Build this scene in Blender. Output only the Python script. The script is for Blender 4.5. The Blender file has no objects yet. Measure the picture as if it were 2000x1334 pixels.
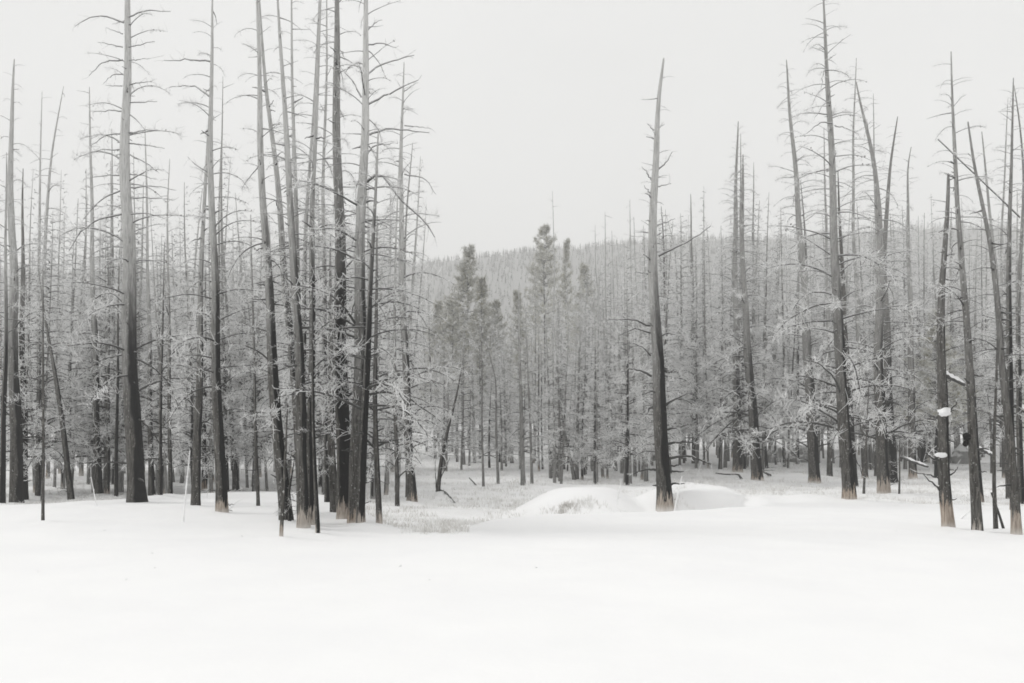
import bpy, math, random
import numpy as np
from mathutils import Matrix, Vector

S = bpy.context.scene
COL = S.collection
rnd = random.Random(7)
rng = np.random.default_rng(7)

# ------------------------------------------------------------------ camera
EYE = 2.75
F = 35.0 / 36.0 * 2000.0            # focal length in photo pixels
HZ = 830.0                          # horizon row in the photo
cam_d = bpy.data.cameras.new('camera')
cam = bpy.data.objects.new('camera', cam_d)
COL.objects.link(cam)
cam.location = (0, 0, EYE)
cam.rotation_euler = (math.radians(90), 0, 0)
cam_d.lens = 35
cam_d.sensor_width = 36
cam_d.shift_y = (HZ - 667) / 2000.0
cam_d.clip_start = 0.1
cam_d.clip_end = 4000
S.camera = cam

# ------------------------------------------------------------------ world: overcast winter sky
SUN_EL, SUN_AZ = math.radians(48), math.radians(-78)     # azimuth measured from +Y towards +X
W = bpy.data.worlds.new('World')
S.world = W
W.use_nodes = True
nt = W.node_tree
nt.nodes.clear()
wo = nt.nodes.new('ShaderNodeOutputWorld')
sky = nt.nodes.new('ShaderNodeTexSky')
sky.sky_type = 'NISHITA'
sky.sun_disc = False
sky.sun_elevation = SUN_EL
sky.sun_rotation = SUN_AZ
sky.dust_density = 6
hsv = nt.nodes.new('ShaderNodeHueSaturation')
hsv.inputs['Saturation'].default_value = 0.12
nt.links.new(sky.outputs[0], hsv.inputs['Color'])
bg1 = nt.nodes.new('ShaderNodeBackground')
bg1.inputs['Strength'].default_value = 0.06
nt.links.new(hsv.outputs[0], bg1.inputs['Color'])
# cloud deck: an even pale grey with very soft variation
tcw = nt.nodes.new('ShaderNodeTexCoord')
mpw = nt.nodes.new('ShaderNodeMapping')
mpw.inputs['Scale'].default_value = (1.0, 1.0, 2.2)
nt.links.new(tcw.outputs['Generated'], mpw.inputs['Vector'])
nzw = nt.nodes.new('ShaderNodeTexNoise')
nzw.inputs['Scale'].default_value = 1.7
nzw.inputs['Detail'].default_value = 3
nt.links.new(mpw.outputs[0], nzw.inputs['Vector'])
crw = nt.nodes.new('ShaderNodeValToRGB')
crw.color_ramp.elements[0].position = 0.3
crw.color_ramp.elements[0].color = (0.87, 0.87, 0.86, 1)
crw.color_ramp.elements[1].position = 0.7
crw.color_ramp.elements[1].color = (0.95, 0.95, 0.94, 1)
nt.links.new(nzw.outputs['Fac'], crw.inputs['Fac'])
bg2 = nt.nodes.new('ShaderNodeBackground')
bg2.inputs['Strength'].default_value = 1.0
nt.links.new(crw.outputs[0], bg2.inputs['Color'])
mxw = nt.nodes.new('ShaderNodeMixShader')
mxw.inputs[0].default_value = 0.9
nt.links.new(bg1.outputs[0], mxw.inputs[1])
nt.links.new(bg2.outputs[0], mxw.inputs[2])
nt.links.new(mxw.outputs[0], wo.inputs['Surface'])

sun_d = bpy.data.lights.new('sun', 'SUN')
sun_d.energy = 1.08
sun_d.angle = math.radians(14)
sun_d.color = (1.0, 0.985, 0.96)
sun = bpy.data.objects.new('sun', sun_d)
COL.objects.link(sun)
sv = Vector((math.sin(SUN_AZ) * math.cos(SUN_EL), math.cos(SUN_AZ) * math.cos(SUN_EL), math.sin(SUN_EL)))
sun.rotation_euler = sv.to_track_quat('Z', 'Y').to_euler()
sun.location = (0, 0, 60)

S.view_settings.view_transform = 'Standard'
S.view_settings.look = 'None'
S.view_settings.exposure = 0.0
S.view_settings.gamma = 1
S.view_settings.use_curve_mapping = False

cy = S.cycles
cy.use_denoising = True
try:
    cy.denoiser = 'OPENIMAGEDENOISE'
    cy.denoising_input_passes = 'RGB_ALBEDO_NORMAL'
    cy.denoising_prefilter = 'ACCURATE'
except Exception:
    pass
cy.max_bounces = 10
cy.diffuse_bounces = 8
cy.glossy_bounces = 1
cy.volume_bounces = 3
cy.transparent_max_bounces = 4
cy.filter_width = 1.7
S.render.engine = 'CYCLES'

# ------------------------------------------------------------------ materials
def new_mat(name, rough=0.9):
    m = bpy.data.materials.new(name)
    m.use_nodes = True
    b = m.node_tree.nodes['Principled BSDF']
    b.inputs['Roughness'].default_value = rough
    try:
        b.inputs['Specular IOR Level'].default_value = 0.15
    except Exception:
        pass
    return m, m.node_tree, b

def N(t, kind, **kw):
    n = t.nodes.new(kind)
    for k, v in kw.items():
        setattr(n, k, v)
    return n

def L(t, a, b):
    t.links.new(a, b)

def noise(t, vec, scale, detail=4, rough=0.55):
    n = N(t, 'ShaderNodeTexNoise')
    n.inputs['Scale'].default_value = scale
    n.inputs['Detail'].default_value = detail
    n.inputs['Roughness'].default_value = rough
    if vec is not None:
        L(t, vec, n.inputs['Vector'])
    return n.outputs['Fac']

def mapping(t, vec, sc):
    n = N(t, 'ShaderNodeMapping')
    n.inputs['Scale'].default_value = sc
    L(t, vec, n.inputs['Vector'])
    return n.outputs[0]

def math_(t, op, a, b=None, c=None, clamp=False):
    n = N(t, 'ShaderNodeMath', operation=op, use_clamp=clamp)
    for i, v in enumerate((a, b, c)):
        if v is None:
            continue
        if isinstance(v, (int, float)):
            n.inputs[i].default_value = v
        else:
            L(t, v, n.inputs[i])
    return n.outputs[0]

def smooth(t, v, lo, hi, a=0.0, b=1.0):
    n = N(t, 'ShaderNodeMapRange', interpolation_type='SMOOTHSTEP')
    L(t, v, n.inputs['Value'])
    n.inputs['From Min'].default_value = lo
    n.inputs['From Max'].default_value = hi
    n.inputs['To Min'].default_value = a
    n.inputs['To Max'].default_value = b
    return n.outputs[0]

def mix(t, f, a, b):
    n = N(t, 'ShaderNodeMix', data_type='RGBA')
    if isinstance(f, (int, float)):
        n.inputs[0].default_value = f
    else:
        L(t, f, n.inputs[0])
    for i, v in ((6, a), (7, b)):
        if isinstance(v, tuple):
            n.inputs[i].default_value = (*v, 1)
        else:
            L(t, v, n.inputs[i])
    return n.outputs[2]

def bump(t, b, h, strength, dist):
    n = N(t, 'ShaderNodeBump')
    n.inputs['Strength'].default_value = strength
    n.inputs['Distance'].default_value = dist
    L(t, h, n.inputs['Height'])
    L(t, n.outputs[0], b.inputs['Normal'])

def sep(t, vec):
    n = N(t, 'ShaderNodeSeparateXYZ')
    L(t, vec, n.inputs[0])
    return n.outputs

# weathered trunk: grey bark, shade painted dark down the right side, painted paling higher up, peeled pale foot.
# Object colour carries (height of the peeled foot, strength of the painted dark side, amount of rime and painted paling).
M_TRUNK, t, b = new_mat('weathered_pine_trunk')
tc = N(t, 'ShaderNodeTexCoord')
oi = N(t, 'ShaderNodeObjectInfo')
sc = N(t, 'ShaderNodeSeparateColor')
L(t, oi.outputs['Color'], sc.inputs[0])
pz = sep(t, tc.outputs['Object'])
nx = sep(t, tc.outputs['Normal'])
off = N(t, 'ShaderNodeVectorMath', operation='ADD')
L(t, tc.outputs['Object'], off.inputs[0])
rv = N(t, 'ShaderNodeCombineXYZ')
L(t, math_(t, 'MULTIPLY', oi.outputs['Random'], 50.0), rv.inputs[0])
L(t, math_(t, 'MULTIPLY', oi.outputs['Random'], 31.0), rv.inputs[2])
L(t, rv.outputs[0], off.inputs[1])
ov = off.outputs[0]
grain = noise(t, mapping(t, ov, (26, 26, 2.2)), 1.0, 5, 0.65)
patch = noise(t, mapping(t, ov, (4, 4, 0.9)), 1.0, 4, 0.6)
speck = noise(t, mapping(t, ov, (30, 30, 14)), 1.0, 2, 0.5)
bark = mix(t, smooth(t, grain, 0.32, 0.66), (0.028, 0.026, 0.023), (0.115, 0.111, 0.103))
flake = noise(t, mapping(t, ov, (9, 9, 3.2)), 1.0, 6, 0.7)
bark = mix(t, smooth(t, flake, 0.56, 0.62), bark, (0.15, 0.142, 0.13))
charm = math_(t, 'ADD', nx[0], math_(t, 'MULTIPLY', math_(t, 'SUBTRACT', patch, 0.5), 1.3))  # painted shade and exposure ghost on the right-hand side
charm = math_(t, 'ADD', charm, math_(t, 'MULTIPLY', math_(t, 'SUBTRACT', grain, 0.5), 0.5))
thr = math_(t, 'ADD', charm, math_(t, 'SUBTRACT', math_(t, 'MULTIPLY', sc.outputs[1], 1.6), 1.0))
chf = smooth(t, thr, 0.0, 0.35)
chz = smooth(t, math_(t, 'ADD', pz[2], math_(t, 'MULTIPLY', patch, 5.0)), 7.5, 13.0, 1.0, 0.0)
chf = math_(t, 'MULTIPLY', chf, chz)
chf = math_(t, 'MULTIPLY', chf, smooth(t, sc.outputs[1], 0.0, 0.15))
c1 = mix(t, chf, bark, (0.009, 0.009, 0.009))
# paling with height painted in for mist and glare; rime clings in grains
zr = smooth(t, math_(t, 'ADD', pz[2], math_(t, 'MULTIPLY', math_(t, 'SUBTRACT', patch, 0.5), 7.0)), 1.5, 12.0)
zr = math_(t, 'MAXIMUM', zr, math_(t, 'MULTIPLY', math_(t, 'SUBTRACT', 1.0, oi.outputs['Alpha']), 0.5))
fr = math_(t, 'MULTIPLY', zr, sc.outputs[2])
fr = math_(t, 'MULTIPLY', fr, smooth(t, grain, 0.25, 0.6, 0.55, 1.0))
fr = math_(t, 'ADD', fr, smooth(t, speck, 0.64, 0.72, 0.0, 0.65), clamp=True)
fr = math_(t, 'MULTIPLY', fr, math_(t, 'SUBTRACT', 1.0, math_(t, 'MULTIPLY', chf, 0.96)))
c2 = mix(t, fr, c1, (0.62, 0.62, 0.61))
# peeled foot
foot = math_(t, 'MULTIPLY', sc.outputs[0], 1.9)
fz = math_(t, 'SUBTRACT', foot, pz[2])
fz = math_(t, 'ADD', fz, math_(t, 'MULTIPLY', math_(t, 'SUBTRACT', noise(t, mapping(t, ov, (11, 11, 0.7)), 1.0, 5, 0.75), 0.5), 2.4))
fm = smooth(t, fz, -0.03, 0.08)
fm = math_(t, 'MULTIPLY', fm, smooth(t, sc.outputs[0], 0.01, 0.05))
wood = mix(t, smooth(t, grain, 0.3, 0.7), (0.2, 0.15, 0.11), (0.5, 0.42, 0.35))
wood = mix(t, math_(t, 'MULTIPLY', oi.outputs['Random'], 0.75), wood, mix(t, grain, (0.2, 0.19, 0.18), (0.6, 0.57, 0.53)))
wood = mix(t, smooth(t, math_(t, 'ADD', pz[2], math_(t, 'MULTIPLY', patch, 0.3)), 0.38, 0.05, 0.0, 0.7), wood, (0.78, 0.76, 0.74))
c3 = mix(t, fm, c2, wood)
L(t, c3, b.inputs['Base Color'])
bump(t, b, math_(t, 'ADD', grain, flake), 0.9, 0.03)

# branch bark: dark below, rimed on the upper side, painted paler high in the trees for haze
M_BRANCH, t, b = new_mat('rimed_branch_bark')
ge = N(t, 'ShaderNodeNewGeometry')
nn = sep(t, ge.outputs['Normal'])
pp = sep(t, ge.outputs['Position'])
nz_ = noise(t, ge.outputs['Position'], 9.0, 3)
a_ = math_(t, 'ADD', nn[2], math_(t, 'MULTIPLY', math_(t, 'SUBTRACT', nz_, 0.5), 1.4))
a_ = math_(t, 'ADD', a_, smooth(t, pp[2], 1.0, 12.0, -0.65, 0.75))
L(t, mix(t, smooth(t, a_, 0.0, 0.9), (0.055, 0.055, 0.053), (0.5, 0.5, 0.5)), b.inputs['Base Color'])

# hoar frost on twigs
M_FROST, t, b = new_mat('hoar_frost')
ge = N(t, 'ShaderNodeNewGeometry')
nn = sep(t, ge.outputs['Normal'])
nz_ = noise(t, ge.outputs['Position'], 3.0, 3)
a_ = math_(t, 'ADD', nn[2], math_(t, 'MULTIPLY', math_(t, 'SUBTRACT', nz_, 0.5), 1.5))
L(t, mix(t, smooth(t, a_, -0.7, 0.3), (0.56, 0.56, 0.555), (0.94, 0.94, 0.94)), b.inputs['Base Color'])

M_CONE, t, b = new_mat('cone_scales')
tc = N(t, 'ShaderNodeTexCoord')
L(t, mix(t, noise(t, tc.outputs['Object'], 60, 2), (0.12, 0.115, 0.11), (0.32, 0.31, 0.3)), b.inputs['Base Color'])

# snow and frosty meadow, by the terrain's own meadow mask
M_SNOW, t, b = new_mat('snow', 0.75)
ge = N(t, 'ShaderNodeNewGeometry')
n1 = noise(t, ge.outputs['Position'], 1.1, 6, 0.55)
n2 = noise(t, ge.outputs['Position'], 14.0, 4, 0.6)
n3 = noise(t, ge.outputs['Position'], 0.35, 4, 0.6)
at = N(t, 'ShaderNodeAttribute', attribute_name='meadow')
md = at.outputs['Fac']
gm = math_(t, 'ADD', math_(t, 'MULTIPLY', n1, 0.6), math_(t, 'MULTIPLY', n2, 0.6))
gm = smooth(t, gm, 0.5, 0.8)
gm = math_(t, 'MULTIPLY', gm, md)
snowc = mix(t, smooth(t, n3, 0.3, 0.7), (0.90, 0.90, 0.905), (0.93, 0.93, 0.93))
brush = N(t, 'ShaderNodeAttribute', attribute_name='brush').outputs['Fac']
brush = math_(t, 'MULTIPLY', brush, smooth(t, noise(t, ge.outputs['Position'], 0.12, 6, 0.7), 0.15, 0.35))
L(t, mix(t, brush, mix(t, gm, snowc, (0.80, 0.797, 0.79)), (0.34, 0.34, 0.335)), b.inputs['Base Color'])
h_ = math_(t, 'ADD', math_(t, 'MULTIPLY', n1, 0.6), math_(t, 'MULTIPLY', n2, math_(t, 'ADD', 0.05, math_(t, 'MULTIPLY', md, 0.5))))
bump(t, b, h_, 0.35, 0.12)

M_SNOWCLUMP, t, b = new_mat('fresh_snow_clump', 0.8)
tc = N(t, 'ShaderNodeTexCoord')
L(t, mix(t, noise(t, tc.outputs['Object'], 9, 3), (0.86, 0.86, 0.87), (0.93, 0.93, 0.93)), b.inputs['Base Color'])
bump(t, b, noise(t, tc.outputs['Object'], 14, 4), 0.4, 0.03)

M_GRASS, t, b = new_mat('frosted_grass_blades')
ge = N(t, 'ShaderNodeNewGeometry')
L(t, mix(t, smooth(t, noise(t, ge.outputs['Position'], 1.3, 4), 0.35, 0.65), (0.62, 0.605, 0.58), (0.9, 0.9, 0.89)), b.inputs['Base Color'])

M_NEEDLE, t, b = new_mat('pine_needles')
ge = N(t, 'ShaderNodeNewGeometry')
nn = sep(t, ge.outputs['Normal'])
nz_ = noise(t, ge.outputs['Position'], 1.2, 4)
green = mix(t, smooth(t, nz_, 0.35, 0.65), (0.13, 0.12, 0.06), (0.31, 0.28, 0.155))
nz2 = noise(t, ge.outputs['Position'], 3.0, 5, 0.7)
L(t, mix(t, smooth(t, nz2, 0.3, 0.55), green, (0.62, 0.62, 0.6)), b.inputs['Base Color'])

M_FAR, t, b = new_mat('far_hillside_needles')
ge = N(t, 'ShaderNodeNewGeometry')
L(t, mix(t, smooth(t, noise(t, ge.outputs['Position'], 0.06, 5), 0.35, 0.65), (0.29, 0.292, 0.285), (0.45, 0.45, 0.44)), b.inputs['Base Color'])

M_ROCK, t, b = new_mat('frosted_boulder_stone')
ge = N(t, 'ShaderNodeNewGeometry')
nn = sep(t, ge.outputs['Normal'])
nz_ = noise(t, ge.outputs['Position'], 2.5, 6)
stone = mix(t, nz_, (0.2, 0.2, 0.196), (0.42, 0.42, 0.41))
L(t, mix(t, smooth(t, math_(t, 'ADD', nn[2], nz_), 0.75, 1.15), stone, (0.85, 0.85, 0.85)), b.inputs['Base Color'])
bump(t, b, nz_, 0.6, 0.1)

M_CHAR, t, b = new_mat('charred_knot')
tc = N(t, 'ShaderNodeTexCoord')
L(t, mix(t, noise(t, tc.outputs['Object'], 20, 4), (0.004, 0.004, 0.004), (0.016, 0.015, 0.014)), b.inputs['Base Color'])

# ------------------------------------------------------------------ mesh helpers
class MB:
    """collects vertices and faces (numpy) and builds one mesh"""
    def __init__(self):
        self.v, self.f3, self.f4, self.m3, self.m4, self.n = [], [], [], [], [], 0

    def add(self, v, f, mat=0):
        f = np.asarray(f, dtype=np.int64) + self.n
        self.v.append(np.asarray(v, dtype=np.float64).reshape(-1, 3))
        self.n += len(self.v[-1])
        if f.shape[1] == 3:
            self.f3.append(f); self.m3.append(np.full(len(f), mat))
        else:
            self.f4.append(f); self.m4.append(np.full(len(f), mat))

    def tubes(self, P, R, sides=3, mat=0, tip=True):
        """P (n,k,3) polylines, R (n,k) radii"""
        P = np.asarray(P, float); R = np.asarray(R, float)
        n, k, _ = P.shape
        T = np.gradient(P, axis=1)
        T /= np.linalg.norm(T, axis=2, keepdims=True) + 1e-9
        ref = np.where(np.abs(T[:, :1, 2:3]) > 0.8, np.array([[[1.0, 0.2, 0]]]), np.array([[[0.1, 0.05, 1.0]]]))
        U = np.cross(T, np.broadcast_to(ref, T.shape))
        U /= np.linalg.norm(U, axis=2, keepdims=True) + 1e-9
        V = np.cross(T, U)
        a = np.arange(sides) / sides * 2 * np.pi
        ring = (P[:, :, None] + R[:, :, None, None] * (np.cos(a)[None, None, :, None] * U[:, :, None] + np.sin(a)[None, None, :, None] * V[:, :, None]))
        base = (np.arange(n) * k * sides)[:, None, None] + (np.arange(k - 1) * sides)[None, :, None]
        i = np.arange(sides)[None, None]
        j = (np.arange(sides) + 1)[None, None] % sides
        q = np.stack([base + i, base + j, base + sides + j, base + sides + i], -1).reshape(-1, 4)
        self.add(ring.reshape(-1, 3), q, mat)

    def mesh(self, name, mats, smooth=True):
        me = bpy.data.meshes.new(name)
        V = np.concatenate(self.v)
        loops, starts, tot, mi = [], [], [], []
        s = 0
        for fs, ms, c in ((self.f4, self.m4, 4), (self.f3, self.m3, 3)):
            if fs:
                f = np.concatenate(fs)
                loops.append(f.ravel())
                starts.append(s + np.arange(len(f)) * c)
                tot.append(np.full(len(f), c))
                mi.append(np.concatenate(ms))
                s += f.size
        loops = np.concatenate(loops); starts = np.concatenate(starts); tot = np.concatenate(tot); mi = np.concatenate(mi)
        me.vertices.add(len(V)); me.vertices.foreach_set('co', V.ravel().astype(np.float32))
        me.loops.add(len(loops)); me.loops.foreach_set('vertex_index', loops.astype(np.int32))
        me.polygons.add(len(starts)); me.polygons.foreach_set('loop_start', starts.astype(np.int32))
        me.polygons.foreach_set('loop_total', tot.astype(np.int32))
        me.polygons.foreach_set('material_index', mi.astype(np.int32))
        if smooth:
            me.polygons.foreach_set('use_smooth', np.ones(len(starts), dtype=bool))
        for m in mats:
            me.materials.append(m)
        me.update(calc_edges=True)
        return me

def link(name, me, parent=None, loc=None):
    o = bpy.data.objects.new(name, me)
    COL.objects.link(o)
    if parent is not None:
        o.parent = parent
    if loc is not None:
        o.location = loc
    return o

def tag(o, label=None, cat=None, group=None, kind=None):
    if label: o['label'] = label
    if cat: o['category'] = cat
    if group: o['group'] = group
    if kind: o['kind'] = kind
    return o

# ------------------------------------------------------------------ terrain
def vnoise(x, y, seed=0):
    x = np.asarray(x, float); y = np.asarray(y, float)
    xi = np.floor(x); yi = np.floor(y)
    fx = x - xi; fy = y - yi
    fx = fx * fx * (3 - 2 * fx); fy = fy * fy * (3 - 2 * fy)
    def h(a, c):
        s = np.sin(a * 127.1 + c * 311.7 + seed * 74.7) * 43758.5453
        return s - np.floor(s)
    return (h(xi, yi) * (1 - fx) + h(xi + 1, yi) * fx) * (1 - fy) + (h(xi, yi + 1) * (1 - fx) + h(xi + 1, yi + 1) * fx) * fy

def sst(x, a, c):
    u = np.clip((x - a) / (c - a), 0, 1)
    return u * u * (3 - 2 * u)

EX = np.array([-60, -17.7, -14.2, -13.0, -11.2, -7.9, -5.6, -4.6, -3.0, -1.7, -0.9, 0.95, 4.7, 6.9, 8.9, 10.2, 11.4, 12.6, 17.2, 60])
EY = np.array([33, 34.5, 36.9, 40.0, 41.8, 40, 36, 31.0, 25.9, 25.3, 28.3, 30.6, 31.6, 32.9, 35.4, 36.8, 37.3, 35.4, 33.6, 33])

def edge(x):
    e = 0
    for d in (-0.5, -0.25, 0, 0.25, 0.5):
        e = e + np.interp(x + d, EX, EY)
    return e / 5

def bumpf(x, y, cx, cy_, rx, ry, p=1.0):
    r = np.sqrt(((x - cx) / rx) ** 2 + ((y - cy_) / ry) ** 2)
    return sst(1.25 - r, 0, 1.0) ** p

def ridge(x):
    base = np.interp(x, [-600, -330, -170, -60, -10, 40, 90, 180, 330, 600], [104, 108, 107, 114, 120, 125, 129, 132, 139, 142])
    return base + 5 * (vnoise(x / 45, x * 0 + 3.3) - 0.5) + 3 * (vnoise(x / 14, x * 0 + 9.1) - 0.5)

def terrain(x, y):
    x = np.asarray(x, float); y = np.asarray(y, float)
    e = edge(x)
    beyond = sst(y - e, 0.0, 2.0)
    z = 0.06 * (vnoise(x / 6, y / 6, 1) - 0.5) * sst(y, 0, 10) + 0.02 * (vnoise(x / 2.1, y / 2.1, 2) - 0.5)
    z = z - 0.5 * beyond
    z = z + beyond * (0.30 * (vnoise(x / 4.3, y / 4.3, 3) - 0.5) + 0.14 * (vnoise(x / 1.3, y / 1.3, 4) - 0.5)) * sst(120 - y, 0, 60)
    # snow drifts by the lone snag
    z = z + np.maximum(1.0 * bumpf(x, y, 2.7, 36.9, 2.7, 3.4), 1.08 * bumpf(x, y, 6.6, 36.9, 2.9, 2.6)) + 0.05 * (vnoise(x / 1.1, y / 0.9, 12) - .5)
    z = z + 0.16 * bumpf(x, y, 10.8, 36.3, 1.6, 1.6)
    z = z - 1.0 * sst(1.2 - np.sqrt(((x - 7.15) / 1.6) ** 2 + ((y - 34.75) / 1.1) ** 2), 0, 0.75)
    z = z - 0.45 * bumpf(x, y, 2.2, 33.1, 1.4, 0.8)
    # rising clearing, then the wooded hill
    z = z + 1.9 * sst(y, 55, 130)
    z = z + (ridge(x) - 2) * sst(y, 120, 720) ** 1.25
    z = z - 55 * sst(y, 720, 1000)
    return z

def axis(parts):
    return np.unique(np.concatenate([np.arange(a, c, s) for a, c, s in parts]))

xs = axis([(-640, -120, 20), (-120, -36, 3), (-36, -20, 0.6), (-20, 20, 0.22), (20, 36, 0.6), (36, 120, 3), (120, 641, 20)])
ys = axis([(-120, 0, 10), (0, 14, 0.7), (14, 23, 0.35), (23, 33, 0.2), (33, 38, 0.1), (38, 42, 0.2), (42, 60, 0.5), (60, 130, 2), (130, 300, 6), (300, 1001, 12)])
GX, GY = np.meshgrid(xs, ys)
GZ = terrain(GX, GY)
# the drift's lip hangs forward over the hollow
lipw = np.exp(-((GX - 7.1) / 1.25) ** 2) * sst(GY, 35.45, 36.0) * sst(38.0 - GY, 0, 1.4)
GYD = GY - 0.75 * lipw
nxg, nyg = len(xs), len(ys)
g = MB()
ii = (np.arange(nyg - 1)[:, None] * nxg + np.arange(nxg - 1)[None]).ravel()
g.add(np.stack([GX, GYD, GZ], -1).reshape(-1, 3), np.stack([ii, ii + 1, ii + nxg + 1, ii + nxg], -1))
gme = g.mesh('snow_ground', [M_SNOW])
mead = sst(GY - edge(GX), 0.3, 2.5) * (1 - bumpf(GX, GY, 2.9, 36.6, 3.6, 4.2)) * (1 - bumpf(GX, GY, 6.5, 36.7, 3.2, 3.2)) * sst(95 - GY, 0, 30)
mead = np.maximum(mead, 0.8 * bumpf(GX, GY, 6.2, 34.2, 0.5, 0.3))
a = gme.attributes.new('meadow', 'FLOAT', 'POINT')
a.data.foreach_set('value', mead.ravel().astype(np.float32))
a = gme.attributes.new('brush', 'FLOAT', 'POINT')
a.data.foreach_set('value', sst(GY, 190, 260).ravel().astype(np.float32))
ground = link('snow_ground', gme)
ground['kind'] = 'structure'

def gz(x, y):
    return float(terrain(x, y))

YM = np.concatenate([np.arange(8, 60, 0.04), np.arange(60, 400, 0.3)])
def ground_at(px, py):
    """where the line of sight through a photo pixel meets the ground"""
    x = (px - 1000) / F * YM
    z = EYE + (HZ - py) / F * YM
    hit = np.nonzero(z <= terrain(x, YM))[0]
    i = hit[0] if len(hit) else len(YM) - 1
    return float(x[i]), float(YM[i]), gz(x[i], YM[i])

def at(px, py, y):
    return Vector(((px - 1000) / F * y, y, EYE + (HZ - py) / F * y))

# ------------------------------------------------------------------ branches
def unit(v):
    return v / (np.linalg.norm(v, axis=-1, keepdims=True) + 1e-9)

def branch_polys(r, Lb, p0, droop, dens, twig_len=0.42, rad=1.0, cones=0, hooks=1.0, k=9, mainr=1.0):
    """one arched branch along +X: list of (P, R, sides, material)"""
    out = []
    tt = np.linspace(0, 1, k)
    pitch = p0 - (p0 + droop) * tt ** 1.15 + np.cumsum(r.normal(0, 0.05, k))
    yaw = np.cumsum(r.normal(0, 0.09, k))
    step = Lb / (k - 1)
    d = np.stack([np.cos(pitch) * np.cos(yaw), np.cos(pitch) * np.sin(yaw), np.sin(pitch)], -1)
    P = np.concatenate([[[0, 0, 0]], np.cumsum(d[:-1] * step, 0)])
    r0 = (0.008 + 0.0085 * Lb) * rad * mainr
    R = r0 * (1 - 0.78 * tt)
    out.append((P[None], R[None], 5, 0))
    n = int(dens * Lb)
    if n > 0:
        t0 = np.sort(r.uniform(0.22, 1.0, n) ** 0.85)
        idx = t0 * (k - 1)
        i0 = np.minimum(idx.astype(int), k - 2)
        fr = (idx - i0)[:, None]
        start = P[i0] * (1 - fr) + P[i0 + 1] * fr
        tan = d[i0]
        side = unit(np.cross(tan, np.array([0, 0, 1.0])))
        sg = np.where(r.random(n) < 0.5, -1, 1)[:, None]
        ang = r.uniform(0.45, 1.25, n)[:, None]
        dd = unit(np.cos(ang) * tan + np.sin(ang) * sg * side + np.array([0, 0, 1.0]) * r.normal(-0.15, 0.45, n)[:, None])
        ln = twig_len * r.uniform(0.35, 1.25, n) * (1.15 - 0.5 * t0) * (0.6 + 0.25 * Lb)
        upd = np.where(r.random(n) < 0.55, 1, -1)[:, None]
        c = upd * np.array([0, 0, 1.0]) * r.uniform(0.2, 0.8, n)[:, None] + r.normal(0, 0.35, (n, 3))
        s = np.linspace(0, 1, 5)[None, :, None]
        Pt = start[:, None] + dd[:, None] * (s * ln[:, None, None]) + c[:, None] * (s ** 2 * ln[:, None, None])
        Rt = (0.0080 * rad * r.uniform(0.7, 1.35, n))[:, None] * np.linspace(1.0, 0.7, 5)[None]
        out.append((Pt, Rt, 3, 1))
        # little hooked side twigs
        m = int(n * 1.6 * hooks)
        if m:
            pick = r.integers(0, n, m)
            kk = r.integers(1, 5, m)
            st = Pt[pick, kk]
            tg = unit(Pt[pick, kk] - Pt[pick, kk - 1])
            dh = unit(tg * 0.6 + r.normal(0, 0.7, (m, 3)) + np.array([0, 0, 0.1]))
            lh = r.uniform(0.07, 0.24, m) * (0.7 + 0.2 * Lb)
            ch = r.normal(0, 0.55, (m, 3)) + np.array([0, 0, 0.2])
            s = np.linspace(0, 1, 4)[None, :, None]
            Ph = st[:, None] + dh[:, None] * (s * lh[:, None, None]) + ch[:, None] * (s ** 2 * lh[:, None, None])
            Rh = (0.0072 * rad * r.uniform(0.7, 1.3, m))[:, None] * np.linspace(1.0, 0.65, 4)[None]
            out.append((Ph, Rh, 3, 1))
    if cones:
        tcn = r.uniform(0.55, 1.0, cones)
        idx = tcn * (k - 1)
        i0 = np.minimum(idx.astype(int), k - 2)
        fr = (idx - i0)[:, None]
        st = P[i0] * (1 - fr) + P[i0 + 1] * fr + r.normal(0, 0.03, (cones, 3))
        s = np.array([-1, -0.4, 0.4, 1.0])
        dr = unit(r.normal(0, 1, (cones, 3)))
        Pc = st[:, None] + dr[:, None] * (s[None, :, None] * 0.035)
        Rc = np.tile(np.array([[0.004, 0.026, 0.024, 0.006]]), (cones, 1))
        out.append((Pc, Rc, 5, 2))
    return out

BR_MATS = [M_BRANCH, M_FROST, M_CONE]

def put(mb, polys, M=None):
    for P, R, sd, mt in polys:
        if M is not None:
            P = P @ M[:3, :3].T + M[:3, 3]
        mb.tubes(P, R, sd, mt)

def branch_mesh(name, **kw):
    mb = MB()
    put(mb, branch_polys(rng, **kw))
    return mb.mesh(name, BR_MATS)

# nominal length 2 m
BR_BARE = [branch_mesh('bare_arched_branch', Lb=2.0, p0=rng.uniform(0.0, 0.4), droop=rng.uniform(0.2, 0.9), dens=5, twig_len=0.22, hooks=0.6, rad=1.15, cones=int(rng.integers(0, 5))) for _ in range(12)]
BR_FROST = [branch_mesh('frosted_twiggy_branch', Lb=2.0, p0=rng.uniform(0.0, 0.5), droop=rng.uniform(0.4, 1.1), dens=15, twig_len=0.30, hooks=1.2, rad=1.1, mainr=1.3) for _ in range(14)]
BR_LIGHT = [branch_mesh('lightly_twigged_branch', Lb=2.0, p0=rng.uniform(0.1, 0.5), droop=rng.uniform(0.3, 1.0), dens=9, twig_len=0.26, hooks=1.0, rad=1.1, cones=2, mainr=1.15) for _ in range(10)]
BR_STUB = [branch_mesh('broken_stub', Lb=2.0, p0=rng.uniform(-0.1, 0.4), droop=rng.uniform(-0.3, 0.5), dens=1.5, twig_len=0.3, hooks=0.3, rad=2.2, k=6) for _ in range(6)]

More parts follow.
